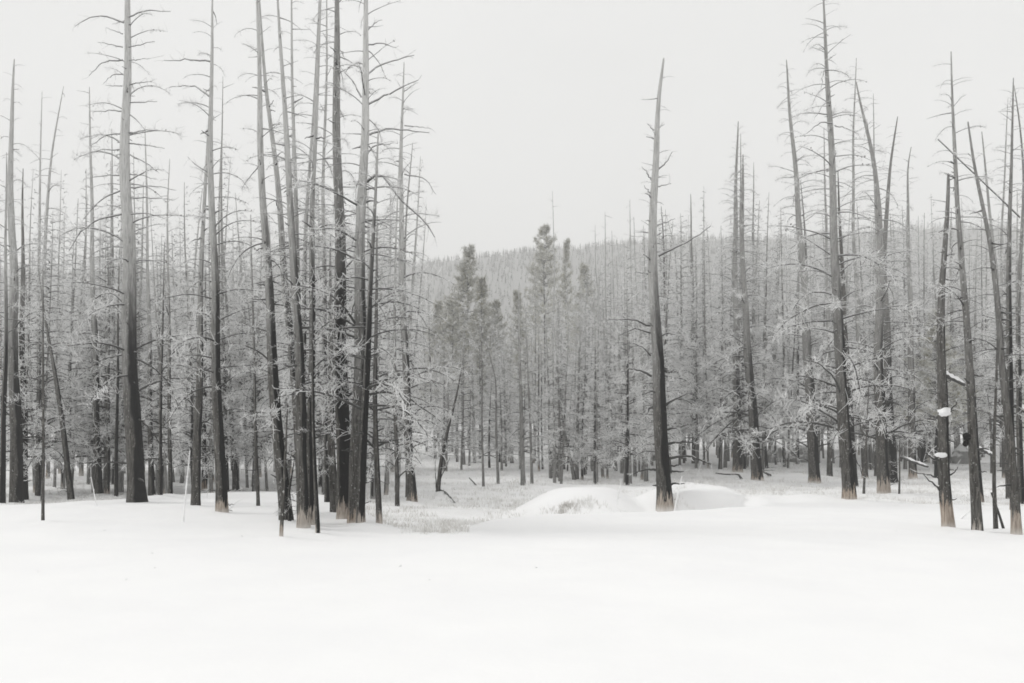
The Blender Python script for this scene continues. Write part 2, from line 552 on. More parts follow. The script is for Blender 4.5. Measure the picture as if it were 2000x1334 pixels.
SPIKE = []
for _ in range(6):
    mb = MB()
    k = 5
    P = np.stack([np.linspace(0, .26, k), rng.normal(0, .012, k), np.cumsum(rng.normal(0, .012, k))], -1)
    mb.tubes(P[None], (np.array([.042, .026, .02, .016, .008]) * rng.uniform(.7, 1.2))[None], 6, 0)
    SPIKE.append(mb.mesh('snapped_stub', BR_MATS))

# ------------------------------------------------------------------ trunks
def catmull(pts, n):
    pts = np.asarray(pts, float)
    d = np.concatenate([[0], np.cumsum(np.linalg.norm(np.diff(pts, axis=0), axis=1))])
    u = np.linspace(0, d[-1], n)
    if len(pts) < 3:
        return np.stack([np.interp(u, d, pts[:, i]) for i in range(3)], -1)
    out = np.stack([np.interp(u, d, pts[:, i]) for i in range(3)], -1)
    for _ in range(max(1, n * n // 320)):              # relax the corners
        out[1:-1] = 0.25 * out[:-2] + 0.5 * out[1:-1] + 0.25 * out[2:]
    return out

def trunk_mesh(path, r0, r_top, rings=30, sides=12, flare=0.2, rough=0.06, power=0.78, name='pine_trunk'):
    P = catmull(path, rings)
    tt = np.linspace(0, 1, rings)
    R = r_top + (r0 - r_top) * (1 - tt) ** power
    zz = P[:, 2]
    R = R * (1 + flare * np.exp(-np.maximum(zz, 0) / 0.35))
    R = R * (1 + 0.05 * (vnoise(zz * 1.6, zz * 0 + r0 * 91, 5) - 0.5))
    # gentle waver of the axis
    P = P.copy()
    w = np.sin(tt * np.pi) * r0 * 0.16
    ph = r0 * 1000
    P[:, 0] += w * np.sin(zz * 0.9 + ph); P[:, 1] += w * np.cos(zz * 0.7 + ph)
    a = np.arange(sides) / sides * 2 * np.pi
    rr = R[:, None] * (1 + rough * 2 * (vnoise(np.cos(a)[None] * 2.2 + ph + zz[:, None] * 0.1, np.sin(a)[None] * 2.2 + zz[:, None] * 1.1, 6) - 0.5))
    ring = np.stack([P[:, 0:1] + rr * np.cos(a), P[:, 1:2] + rr * np.sin(a), np.repeat(zz[:, None], sides, 1)], -1)
    mb = MB()
    i = np.arange(sides); j = (i + 1) % sides
    base = (np.arange(rings - 1) * sides)[:, None]
    q = np.stack([base + i, base + j, base + sides + j, base + sides + i], -1).reshape(-1, 4)
    V = np.concatenate([ring.reshape(-1, 3), [P[-1] + [0, 0, r_top * 1.5]]])
    mb.add(V, q)
    last = (rings - 1) * sides
    mb.n = 0
    mb.add(np.zeros((0, 3)), np.stack([last + i, last + j, np.full(sides, rings * sides)], -1))
    mb.v = [V]
    return mb.mesh(name, [M_TRUNK]), P, R

def tree(label, path, w, sock=0.0, char=0.4, frost=0.8, n=40, Lmax=2.2, zb=0.25, frosty=0.5, stub=0.17, top_r=None, base=None,
         extra=(), name='dead_pine', group=None, cat='dead tree', wtop=0.08, shape=0.8, up=0.0, gnarl=0.085):
    """a tree traced as a path of photo points from foot to top, standing where its foot meets the snow"""
    bx, by = path[0]
    X, Y, Z = ground_at(bx, by) if base is None else base
    root = link(name, None)
    root.location = (X, Y, Z)
    root.empty_display_size = 0.5
    tag(root, label, cat, group)
    lean = rnd.uniform(-0.35, 0.35)
    pts = [(0, 0, -0.35)]
    for i, (px, py) in enumerate(path):
        p = at(px, py, Y)
        u = i / (len(path) - 1)
        pts.append((p.x - X, lean * u, max(0.0, p.z - Z) if i else 0.0))
    H = pts[-1][2]
    r0 = w / F * Y / 2
    rt = max(0.012, r0 * wtop) if top_r is None else top_r
    me, P, R = trunk_mesh(pts, r0, rt, rings=64 if w > 14 else 30, sides=14 if w > 14 else 9, rough=gnarl)
    tr = link('trunk', me, root)
    tr.color = (sock / 2.0, char, frost * (.62 if bx > 1330 else .95), .35 if name == 'spindly_pine' else 1)  # frost also sets how far the trunk pales upward in painted glare
    zmax = EYE + (HZ + 60) / F * Y - Z             # nothing is built far above the picture
    ga = 2.399963
    n = int(n * (2.1 if path[0][0] > 1330 and frosty > .5 else 1.15))
    az = rnd.uniform(0, 6.28)
    z0 = zb * min(H, 14)
    for q in range(n):
        u = min(1.0, max(0.0, (q + rnd.uniform(-1.2, 1.9)) / n)) ** 1.05
        if rnd.random() < .12:
            continue
        z = z0 + (H * 0.985 - z0) * u
        if z > zmax:
            continue
        az += ga + rnd.uniform(-1.0, 1.0)
        if math.sin(az) < -0.62 and rnd.random() < .95:
            az += rnd.choice((-1, 1)) * rnd.uniform(.8, 1.3)
        p = np.array([np.interp(z, P[:, 2], P[:, i]) for i in range(3)])
        rad = float(np.interp(z, P[:, 2], R))
        hfrac = z / H
        prof = (1 - hfrac) ** shape * 0.9 + 0.16
        Lb = Lmax * prof * rnd.uniform(0.45, 1.15)
        pf = frosty * (1.15 - hfrac * 0.9)
        if rnd.random() < stub:
            me_b = rnd.choice(BR_STUB); Lb = rnd.uniform(0.25, 0.7); th = 1.0
        elif rnd.random() < pf:
            me_b = rnd.choice(BR_FROST)
        elif rnd.random() < 0.5:
            me_b = rnd.choice(BR_LIGHT)
        else:
            me_b = rnd.choice(BR_BARE)
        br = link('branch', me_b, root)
        br.location = (p[0] + math.cos(az) * rad * 0.75, p[1] + math.sin(az) * rad * 0.75, z)
        s = max(0.22, Lb / 2.0)
        br.scale = (s, s, s)
        br.rotation_euler = (rnd.uniform(-0.3, 0.3), -rnd.uniform(-0.4, 0.42) - up - 0.35 * max(0, hfrac - 0.6), az)
    if w > 14:
        for q in range(22):
            z = rnd.uniform(.7, min(H * .8, zmax))
            a2 = rnd.uniform(0, 6.28)
            p = np.array([np.interp(z, P[:, 2], P[:, i]) for i in range(3)])
            rad = float(np.interp(z, P[:, 2], R))
            sp = link('stub', rnd.choice(SPIKE), root)
            sp.location = (p[0] + math.cos(a2) * rad * .85, p[1] + math.sin(a2) * rad * .85, z)
            s = rnd.uniform(.35, 1.15)
            sp.scale = (s * rnd.uniform(.8, 1.6), s, s)
            sp.rotation_euler = (rnd.uniform(0, 6), rnd.uniform(-.5, .4), a2)
    for e in extra:
        hand_branch(root, e, (X, Y, Z))
    return root

def hand_branch(root, pts, org, r0=None, twigs=10):
    """a branch traced through photo points; depth drifts a little along it"""
    Y = org[1]
    dy = rnd.uniform(-0.12, 0.12)
    wpts = [np.array(at(px, py, Y)) - np.array(org) + np.array([0, dy * i, 0]) for i, (px, py) in enumerate(pts)]
    k = 10
    P = catmull(wpts, k) if len(wpts) > 2 else np.linspace(wpts[0], wpts[-1], k)
    P[1:] += rng.normal(0, 0.012, (k - 1, 3))
    Ln = float(np.linalg.norm(np.diff(P, axis=0), axis=1).sum())
    r0 = r0 or ((0.042 if abs(pts[0][0] - 1290) < 40 and pts[0][1] > 700 else 0.022 if abs(pts[0][0] - 1290) < 40 or pts[0][0] > 1780 else 0.013) + 0.011 * Ln)
    mb = MB()
    o = P[0].copy()
    Pl = P - o
    mb.tubes(Pl[None], (r0 * (1 - 0.7 * np.linspace(0, 1, k)))[None], 6, 0)
    n = int(twigs * Ln / 1.5)
    if n:
        i0 = rng.integers(2, k, n)
        st = Pl[i0]
        dd = unit(unit(Pl[i0] - Pl[i0 - 1]) * 0.7 + rng.normal(0, 0.6, (n, 3)))
        ln = rng.uniform(0.08, 0.3, n)
        c = rng.normal(0, 0.35, (n, 3))
        s = np.linspace(0, 1, 4)[None, :, None]
        mb.tubes(st[:, None] + dd[:, None] * s * ln[:, None, None] + c[:, None] * s ** 2 * ln[:, None, None], np.tile(np.linspace(0.011, 0.007, 4), (n, 1)), 3, 1)
    ob = link('branch', mb.mesh('traced_branch', BR_MATS), root)
    ob.location = o
    return ob

# ------------------------------------------------------------------ the traced trees, left to right
tree('slim dark snag at the far left edge of the picture', [(4, 985), (12, 700), (16, 300)], 12, 0, .8, .7, n=26, Lmax=1.8, frosty=.7, name='dead_pine')
tree('pale grey pine with curled crown tip, leftmost full trunk', [(33, 984), (30, 700), (26, 450), (29, 200), (36, 122)], 26, 0, .45, .85, n=60, Lmax=2.4, zb=.12, frosty=.75)
tree('dark slim pine close behind the leftmost full trunk', [(47, 978), (45, 700), (44, 420), (46, 330)], 16, 0, 1.0, .25, n=40, Lmax=1.3, zb=.08, frosty=.8)
tree('very thin dark pole standing alone in front snow at left', [(84, 1021), (82, 800), (80, 640), (77, 520)], 6, 0, .25, .7, n=22, Lmax=0.8, zb=.18, frosty=.4, name='dead_sapling', cat='dead sapling')
tree('slender bare twin whip of the pair beside the leftmost trunk, upright one', [(74, 972), (76, 640), (78, 400), (84, 180)], 10, 0, .3, .9, n=30, Lmax=2.0, frosty=.5)
tree('slender bare whip leaning right, crossing the upright one at left', [(78, 968), (80, 640), (86, 430), (98, 290), (119, 165)], 13, 0, .3, .9, n=32, Lmax=2.4, zb=.3, frosty=.5)
tree('left leaning dead pine with forked low branches by the snow edge', [(140, 978), (126, 860), (104, 700), (88, 610), (76, 520)], 13, 0, .35, .5, n=26, Lmax=1.7, zb=.3, frosty=.6,
     extra=[[(133, 915), (112, 900), (96, 885)], [(131, 905), (120, 885), (98, 870), (88, 872)], [(134, 955), (116, 953), (105, 948)], [(134, 962), (125, 957), (114, 962)]])
tree('frosted spire with nodding top left of the tallest pine', [(192, 968), (185, 700), (178, 450), (172, 168)], 15, .0, .5, .85, n=64, Lmax=1.9, zb=.15, frosty=.8)
tree('thin dark stem with orange peeled foot left of tallest pine', [(209, 968), (210, 700), (206, 470)], 10, .35, .4, .5, n=26, Lmax=1.5, frosty=.7)
tree('dark spindly stem with a few low stubs close left of tallest pine', [(227, 972), (229, 700), (232, 480)], 8, 0, .9, .3, n=22, Lmax=1.3, frosty=.6)
tree('tallest stout pine of the left side, grey above and black below', [(268, 982), (258, 800), (251, 600), (246, 420), (245, 200), (247, 0), (248, -190)], 35, 0, .62, .95, n=44, Lmax=2.9, zb=.3, frosty=.28, stub=.08, gnarl=.08,
     extra=[[(242, 44), (210, 33), (180, 36), (152, 56)], [(251, 33), (285, 17), (330, 19)], [(240, 66), (208, 53)], [(240, 92), (189, 81)], [(251, 92), (300, 78)],
            [(240, 117), (202, 120), (176, 148)], [(251, 118), (290, 112)], [(240, 145), (220, 148), (204, 166)], [(250, 166), (275, 163), (303, 163)], [(239, 168), (205, 166)],
            [(250, 200), (280, 198), (305, 195)], [(238, 217), (205, 214), (176, 216)], [(250, 222), (265, 232), (280, 252)], [(251, 260), (285, 254), (314, 255)],
            [(240, 260), (205, 262), (170, 282)], [(252, 280), (290, 284), (320, 289)], [(238, 292), (205, 293), (178, 300)], [(254, 302), (285, 318), (307, 334)],
            [(238, 342), (205, 342), (165, 346)], [(254, 340), (280, 343), (304, 350)], [(256, 366), (300, 362), (340, 370)], [(236, 372), (200, 388), (165, 430)],
            [(256, 386), (310, 387), (340, 392)], [(238, 418), (190, 428), (150, 460), (138, 490)], [(256, 418), (290, 416), (320, 426)],
            [(262, 700), (290, 710), (330, 745), (350, 800)], [(266, 815), (300, 840), (330, 895)], [(250, 905), (215, 902), (130, 905)], [(268, 840), (275, 860), (276, 880)],
            [(262, 770), (300, 745), (350, 738), (400, 745)], [(252, 690), (200, 700), (150, 735)]])
tree('frosted pine just right of the tallest left pine', [(296, 970), (293, 700), (290, 450), (286, 250)], 12, 0, .5, .85, n=42, Lmax=1.8, zb=.15, frosty=.75)
tree('short slim frosted snag in the gap before the paired trunks', [(313, 972), (312, 720), (316, 470)], 8, 0, .6, .6, n=28, Lmax=1.4, zb=.15, frosty=.7)
tree('thin grey snag with bare whip top in the open gap', [(333, 968), (330, 650), (328, 400), (333, 312)], 9, 0, .4, .9, n=36, Lmax=1.8, zb=.2, frosty=.6)
tree('straight grey pine with cut foot left of the orange footed one', [(382, 990), (388, 800), (394, 600), (404, 350), (415, 200)], 18, 0, .3, .85, n=34, Lmax=1.9, zb=.25, frosty=.6)
tree('dark slim stem with red peeled foot between the two grey trunks', [(399, 958), (400, 760), (402, 520)], 11, .4, .9, .3, n=24, Lmax=1.2, frosty=.6)
tree('straight tall pine with orange peeled foot on left snow bank', [(434, 1002), (426, 800), (420, 600), (414, 400), (413, 200), (416, -30)], 23, .38, .55, .9, n=54, Lmax=2.4, zb=.22, frosty=.4, stub=.1,
     extra=[[(441, 985), (458, 985)], [(441, 996), (455, 998)], [(420, 958), (388, 958)], [(440, 958), (475, 957)], [(412, 340), (385, 325), (370, 310)], [(411, 120), (370, 117), (322, 120)], [(411, 190), (380, 165), (325, 165)]])
tree('dark ghost image of the orange footed pine, added as a stem behind', [(443, 960), (438, 700), (432, 420), (436, 150)], 9, 0, 1.0, .55, n=34, Lmax=1.0, zb=.2, frosty=.4)  # double-exposure ghost of the neighbouring trunk, built as a stem
tree('short leaning grey snag right of the orange footed pine', [(461, 957), (455, 850), (446, 650), (440, 480)], 13, 0, .4, .6, n=26, Lmax=1.6, zb=.2, frosty=.7)
tree('thin lone grey stem in the snow between the left groups', [(505, 992), (500, 860), (494, 620), (490, 420)], 7, 0, .3, .7, n=26, Lmax=1.4, zb=.12, frosty=.6)
tree('long left leaning pine at the left of the tall clump', [(561, 1022), (549, 900), (533, 700), (522, 500), (514, 300), (510, 120), (505, -60)], 25, 0, .6, .9, n=50, Lmax=2.0, zb=.2, frosty=.5,
     extra=[[(552, 938), (545, 936), (536, 938)], [(556, 955), (575, 945), (590, 948)]])
tree('pair of dark slim stems in the tall clump, more leaning one', [(592, 1000), (580, 800), (560, 560), (545, 380), (520, 160), (506, -40)], 20, 0, .85, .75, n=44, Lmax=1.8, zb=.25, frosty=.6)
tree('thin upright pole with pale foot at front of the tall clump', [(549, 1051), (553, 980), (557, 900), (562, 800)], 8, .3, .3, .3, n=5, Lmax=0.5, zb=.3, frosty=.3, name='dead_sapling', cat='dead sapling')
tree('shaggy frosted sapling leaning by the long leaning pine', [(566, 1025), (563, 960), (572, 900)], 8, 0, .8, .6, n=26, Lmax=0.35, zb=.1, frosty=.9, name='dead_sapling', cat='dead sapling')
tree('broad footed pine at the middle of the tall clump, pale peeled foot', [(594, 1036), (588, 900), (582, 700), (572, 480), (554, 250), (540, 20), (535, -60)], 24, .5, .5, .85, n=46, Lmax=1.8, zb=.3, frosty=.5)
tree('straight pole of the tall clump rising with no lean', [(597, 1012), (592, 800), (582, 560), (575, 380), (570, 150), (567, -60)], 15, .0, .6, .9, n=44, Lmax=1.6, zb=.3, frosty=.4)
tree('dark pine with square pale foot beside the broad footed one', [(609, 1031), (606, 860), (608, 640), (610, 400), (616, 200), (626, -40)], 17, .55, .8, .8, n=40, Lmax=1.6, zb=.25, frosty=.5)
tree('slim right leaning pole crossing the tall clump near the top', [(601, 1008), (592, 780), (592, 560), (600, 380), (612, 180), (624, -60)], 12, 0, .5, .95, n=40, Lmax=1.7, zb=.3, frosty=.5)
tree('very thin dark pole with bent foot in front of tall clump', [(621, 1044), (616, 950), (612, 850), (610, 700), (609, 560)], 9, .15, .7, .4, n=14, Lmax=0.7, zb=.3, frosty=.4, name='dead_sapling', cat='dead sapling')
tree('frosted slim stem behind and between the clump and darkest trunk', [(640, 985), (636, 700), (632, 400), (640, 150), (641, -40)], 12, 0, .9, .8, n=60, Lmax=1.6, zb=.1, frosty=.8)
tree('old grey stump like trunk with rounded foot, left of darkest trunk', [(655, 1004), (650, 900), (646, 700), (648, 460)], 19, 0, .15, .7, n=40, Lmax=1.6, zb=.12, frosty=.8, gnarl=.12)
tree('darkest and thickest straight pine, black with fringed pale foot', [(676, 1018), (671, 850), (664, 640), (660, 420), (658, 200), (655, -20), (654, -170)], 33, .55, 1.05, .42, n=70, Lmax=2.1, zb=.2, frosty=.55, gnarl=.09,
     extra=[[(664, 480), (672, 455), (677, 440)], [(672, 590), (684, 575)], [(664, 860), (650, 850), (638, 862)]])
tree('thick pale pine leaning right beside the darkest trunk', [(694, 1026), (697, 900), (702, 700), (705, 520), (710, 300), (715, 100), (718, -170)], 31, .45, .42, 1.0, n=60, Lmax=2.7, zb=.25, frosty=.4, stub=.08,
     extra=[[(718, 145), (735, 128), (770, 110), (808, 100)], [(716, 205), (760, 185), (818, 161)], [(717, 60), (735, 40), (745, 33)], [(716, 265), (745, 250), (790, 248), (835, 252)],
            [(718, 300), (730, 282), (775, 278)], [(706, 190), (690, 160), (664, 132)], [(714, 90), (745, 82), (775, 92)], [(716, 355), (740, 330), (790, 400), (830, 430), (850, 465)]])
tree('black footed pine joined to the pale leaning one, front of the clump', [(704, 1031), (707, 930), (712, 800), (722, 640), (731, 470), (737, 340), (741, 260)], 19, .32, .95, .75, n=50, Lmax=2.6, zb=.3, frosty=.75,
     extra=[[(708, 985), (716, 983), (722, 978)], [(722, 770), (745, 763), (785, 770), (830, 800), (860, 825)]])
tree('slender grey pine with whitened foot right of the clump', [(741, 1030), (737, 940), (732, 780), (733, 600), (735, 420)], 13, .35, .3, .6, n=32, Lmax=2.2, zb=.25, frosty=.75)
tree('frost hung thin stem between the two stems right of the clump', [(776, 990), (774, 850), (770, 640), (776, 440), (782, 300)], 9, 0, .3, .9, n=50, Lmax=1.9, zb=.08, frosty=.85)
tree('forked top grey pine standing right of the tall clump', [(806, 982), (797, 850), (791, 680), (784, 500), (783, 330), (788, 190), (790, 125)], 19, .22, .5, .85, n=70, Lmax=3.0, zb=.16, frosty=.75,
     extra=[[(790, 340), (830, 345), (850, 378)], [(790, 245), (830, 248), (843, 250)], [(788, 180), (815, 160)]])
tree('slim dark leaning twin of the forked top pine', [(797, 975), (795, 800), (788, 560), (795, 400), (806, 280)], 10, 0, .9, .6, n=40, Lmax=2.4, zb=.2, frosty=.8)
tree('small right leaning dead tree alone in the snowy clearing', [(855, 963), (862, 900), (877, 830), (892, 770), (905, 700)], 9, 0, .5, .4, n=18, Lmax=1.5, zb=.4, frosty=.7, extra=[[(860, 935), (872, 912), (880, 892)], [(852, 955), (850, 920), (849, 900)]])

# spindly young trees of the centre
cent = [
    ('first of the thin stems in the clearing, counted from the left', [(906, 908), (903, 800), (900, 700), (898, 640)], 6, .3),
    ('thin stem standing on the white clearing, second from the left', [(927, 905), (925, 800), (922, 690), (918, 640)], 6, .4),
    ('darkest hair thin stem in front of the clearing', [(944, 950), (942, 860), (941, 720), (940, 640)], 5, .9),
    ('thin clearing stem with tiny side twigs, bent at its middle', [(973, 945), (970, 860), (968, 740), (955, 690), (948, 650)], 6, .5),
    ('wavy left leaning stem at the right edge of the clearing', [(1000, 905), (994, 830), (985, 760), (978, 690)], 7, .5),
    ('thickest twin stem in the centre, foot hidden in frosted grass', [(1022, 948), (1020, 880), (1016, 760), (1013, 560)], 10, .4),
    ('shaggy white frosted crown on a thin stem in the centre', [(1039, 945), (1037, 880), (1032, 750), (1026, 600)], 6, .4),
    ('straight stem between the frosted centre trees and the drift', [(1094, 940), (1092, 850), (1090, 740), (1082, 640)], 7, .7),
    ('left leaning stem planted behind the left end of snow drift', [(1122, 938), (1110, 880), (1098, 820), (1092, 740)], 8, .7),
    ('stem crossing the left leaning one behind the snow drift', [(1126, 936), (1128, 840), (1131, 700), (1136, 600)], 8, .6),
    ('thin dark stem just right of the crossing pair', [(1143, 928), (1140, 850), (1136, 760), (1130, 600)], 6, .8),
    ('pale thin stem behind the hump of the drift', [(1158, 920), (1156, 840), (1152, 700), (1150, 560)], 6, .4),
    ('tall bare whip rising above the bushy green pine tops', [(1076, 905), (1080, 700), (1083, 500), (1079, 372)], 5, .3),
    ('leftmost of the tall bare whips on the hill skyline', [(1176, 905), (1178, 700), (1163, 520), (1162, 440)], 6, .5),
    ('twin bare whips on the hill skyline, taller stem', [(1184, 915), (1184, 700), (1182, 520), (1181, 415)], 7, .6),
    ('bare whip leaning slightly right on the hill skyline', [(1203, 920), (1200, 700), (1198, 540), (1195, 450)], 6, .5),
    ('tall bare whip left of the lone snag, nearest to it', [(1262, 940), (1258, 760), (1242, 560), (1237, 425)], 8, .6),
    ('tall bare whip left of the lone snag, second from it', [(1240, 930), (1238, 760), (1232, 560), (1229, 392)], 7, .5),
    ('dark thin trunk with frosted lower twigs left of the snag', [(1216, 925), (1212, 820), (1208, 640), (1204, 500)], 9, .8),
]
for lb, pth, w_, ch in cent:
    tree(lb, pth, w_, 0, ch * .4, .9, n=36, Lmax=1.7 if w_ > 5 else 1.1, zb=.15, frosty=.95, name='spindly_pine', cat='young dead tree', group='thin young trees around the clearing')

# the lone snag on the drift and the right hand trees
tree('lone thick snag on the snow drift with jagged top', [(1300, 996), (1294, 900), (1287, 780), (1280, 640), (1276, 500), (1274, 400), (1279, 330), (1281, 260), (1286, 190), (1295, 118)], 31, .42, .78, .85, n=26, Lmax=0.9, zb=.5, frosty=.05, stub=.45, gnarl=.1, wtop=.12,
     extra=[[(1302, 868), (1325, 862), (1362, 866)], [(1303, 896), (1335, 890), (1358, 895), (1385, 907)], [(1305, 921), (1320, 920), (1336, 921)], [(1308, 948), (1318, 944), (1336, 945)], [(1308, 959), (1311, 961)],
            [(1282, 918), (1262, 916), (1238, 926)], [(1284, 948), (1275, 948)], [(1296, 795), (1310, 785), (1325, 778), (1345, 768)], [(1286, 500), (1312, 486), (1350, 470), (1384, 444)],
            [(1271, 636), (1240, 625), (1186, 624)], [(1271, 650), (1240, 640), (1208, 655)], [(1271, 695), (1255, 675), (1225, 668)], [(1273, 735), (1250, 722), (1228, 720)],
            [(1286, 330), (1300, 320), (1311, 300)], [(1285, 252), (1298, 240)], [(1277, 255), (1265, 240)], [(1283, 365), (1312, 358)], [(1272, 352), (1262, 335), (1252, 326)], [(1272, 380), (1258, 365)],
            [(1284, 440), (1320, 426)], [(1284, 460), (1302, 448)], [(1272, 512), (1258, 495)], [(1270, 535), (1242, 530)], [(1280, 272), (1262, 265)], [(1284, 800), (1272, 795), (1262, 812)], [(1290, 660), (1302, 650), (1318, 655)],
            [(1293, 720), (1305, 728), (1320, 722)], [(1298, 840), (1320, 835), (1345, 830)]])
tree('dark ghost image of the lone snag, added as a thin pine behind', [(1307, 925), (1302, 800), (1298, 600), (1296, 480), (1290, 405)], 10, 0, 1.05, .1, n=46, Lmax=0.8, zb=.1, frosty=.3)  # ghost of the snag from the double exposure, built as a tree
tree('medium grey pine right of the lone snag drift', [(1357, 905), (1356, 780), (1352, 600), (1348, 380)], 12, 0, .4, .7, n=52, Lmax=2.4, zb=.16, frosty=.8)
tree('slanting whip with bare tip behind the drift at right', [(1336, 905), (1333, 800), (1325, 640), (1318, 480), (1300, 420)], 5, 0, .5, .7, n=24, Lmax=1.4, frosty=.6)
tree('dark pine with pale flared foot, left of a leaning dark twin', [(1441, 922), (1438, 780), (1436, 600), (1434, 420), (1440, 240)], 19, .32, .8, .8, n=78, Lmax=3.0, zb=.13, frosty=.8)
tree('slim dark top snag behind the pale flared foot pine', [(1452, 915), (1448, 700), (1446, 480), (1446, 262)], 10, 0, .8, .8, n=44, Lmax=2.0, zb=.3, frosty=.7)
tree('leaning dark pine with knot hole near its foot', [(1480, 938), (1471, 820), (1462, 690), (1453, 560), (1451, 430), (1453, 300)], 22, .3, .8, .7, n=74, Lmax=3.2, zb=.12, frosty=.8,
     extra=[[(1470, 810), (1440, 815), (1400, 850), (1372, 890)], [(1468, 800), (1430, 808), (1390, 830), (1350, 862)], [(1485, 915), (1515, 912)], [(1486, 920), (1513, 918)]])
tree('smaller grey snag in the frosted right thicket', [(1475, 905), (1472, 700), (1470, 500), (1471, 318)], 10, 0, .4, .8, n=46, Lmax=2.0, zb=.2, frosty=.8)
tree('left leaning slender top pine over the right thicket', [(1592, 943), (1584, 820), (1576, 680), (1566, 500), (1553, 350), (1541, 220), (1534, 120)], 22, .3, .7, .85, n=84, Lmax=3.0, zb=.14, frosty=.72)
tree('dark slim stem right behind the left leaning slender pine', [(1590, 925), (1584, 760), (1578, 560), (1572, 420), (1566, 350)], 11, 0, 1.0, .4, n=44, Lmax=1.6, zb=.15, frosty=.7)
tree('thin upright snag left of the tallest right pine', [(1621, 930), (1618, 700), (1613, 480), (1608, 250)], 11, 0, .3, .9, n=54, Lmax=2.2, zb=.15, frosty=.8)
tree('tallest pine of the right side with torn bark and pale foot', [(1660, 978), (1651, 850), (1643, 720), (1636, 560), (1631, 400), (1625, 240), (1619, 90), (1613, -30)], 26, .4, .55, .85, n=58, Lmax=3.0, zb=.16, frosty=.6, stub=.15, gnarl=.12,
     extra=[[(1617, 70), (1609, 58)], [(1620, 115), (1635, 103)], [(1618, 137), (1608, 137), (1602, 178)], [(1622, 196), (1607, 205), (1588, 234)], [(1626, 240), (1605, 238), (1570, 262)], [(1630, 245), (1650, 252), (1668, 262)], [(1652, 880), (1675, 900), (1685, 930)], [(1645, 890), (1620, 898)]])
tree('very dark stem partly hidden behind the tallest right pine', [(1668, 950), (1660, 780), (1650, 600), (1643, 430), (1640, 330)], 16, 0, 1.1, .1, n=50, Lmax=1.7, zb=.12, frosty=.75)
tree('slim vertical snag with side arms between tallest and forked pines', [(1690, 935), (1680, 700), (1669, 460), (1668, 300), (1676, 110)], 12, .2, .3, .9, n=54, Lmax=2.4, zb=.2, frosty=.7)
tree('bare leaning wand whose foot is in the frosted grass', [(1687, 968), (1691, 900), (1697, 820), (1702, 740)], 5, 0, .3, .4, n=6, Lmax=0.4, zb=.4, frosty=.3, name='dead_sapling', cat='dead sapling')
tree('thick dark pine with tan peeled foot and dark low stubs', [(1727, 965), (1721, 860), (1716, 720), (1718, 560), (1721, 430), (1704, 300), (1685, 225), (1672, 160)], 24, .62, .6, .75, n=66, Lmax=2.9, zb=.16, frosty=.65,
     extra=[[(1734, 925), (1755, 905)], [(1735, 930), (1756, 922)], [(1736, 942), (1754, 930)], [(1737, 950), (1752, 940)], [(1714, 912), (1700, 905)], [(1722, 845), (1760, 843), (1800, 848), (1835, 852)]])
tree('black stem with forked pale top behind the tan footed pine', [(1744, 942), (1738, 820), (1734, 660), (1728, 500), (1734, 400), (1745, 300), (1757, 225)], 19, .0, 1.15, .45, n=56, Lmax=1.8, zb=.15, frosty=.65)
tree('slim straight snag above the forked black stem', [(1712, 930), (1712, 700), (1708, 430), (1703, 185)], 9, 0, .3, .95, n=44, Lmax=1.7, zb=.3, frosty=.6)
tree('grey pine with pale flared foot and forked whip top at right', [(1783, 936), (1781, 820), (1780, 640), (1776, 460), (1774, 320), (1783, 285)], 16, .42, .5, .8, n=54, Lmax=2.3, zb=.14, frosty=.75)
tree('short thin frosted stem beside the tan footed pine', [(1756, 968), (1756, 920), (1755, 860)], 4, 0, .2, .8, n=6, Lmax=0.4, zb=.2, frosty=.7, name='dead_sapling', cat='dead sapling')
tree('wide dark burnt stub trunk in the back of right thicket', [(1803, 902), (1800, 840), (1796, 720), (1794, 600)], 20, 0, 1.2, .2, n=30, Lmax=2.0, zb=.15, frosty=.8)
snag = tree('crooked broken snag with snow lumps and orange torn foot', [(1853, 1033), (1845, 960), (1839, 860), (1836, 740), (1834, 620), (1840, 500), (1846, 400), (1846, 345)], 24, .75, .45, .6, n=16, Lmax=1.3, zb=.45, frosty=.2, stub=.4, gnarl=.16, wtop=.2,
     extra=[[(1838, 902), (1815, 893), (1795, 880)], [(1840, 935), (1818, 929), (1795, 922)], [(1840, 960), (1820, 945), (1800, 926)], [(1848, 930), (1858, 925), (1864, 912)], [(1845, 808), (1862, 795), (1868, 780)]])
t6 = tree('grey bent pine with a black burl on its stem', [(1910, 1042), (1903, 940), (1896, 840), (1890, 740), (1882, 630), (1868, 470), (1858, 330), (1850, 200), (1847, 110)], 19, .2, .15, .9, n=50, Lmax=1.7, zb=.42, frosty=.3, stub=.2)
tree('dark upright pine just behind the burl bearing pine', [(1914, 985), (1906, 880), (1893, 700), (1880, 520), (1872, 420)], 15, .3, 1.0, .4, n=26, Lmax=1.5, zb=.3, frosty=.5)
tree('smooth thin grey pole near the right edge, foot in open snow', [(1945, 1038), (1945, 960), (1948, 860), (1955, 740), (1961, 600)], 9, .15, .1, .7, n=6, Lmax=0.7, zb=.5, frosty=.3)
tree('broken topped leaning pine near the right edge', [(1986, 1046), (1981, 940), (1974, 830), (1962, 720), (1955, 600), (1942, 480), (1928, 400), (1912, 320), (1901, 232)], 18, .55, .35, .85, n=30, Lmax=1.6, zb=.35, frosty=.4, top_r=.018)
tree('second slant topped pole right of the broken topped pine', [(1972, 975), (1966, 800), (1955, 620), (1940, 480), (1925, 340), (1917, 258)], 13, .0, .4, .9, n=26, Lmax=1.4, zb=.4, frosty=.4, top_r=.02)
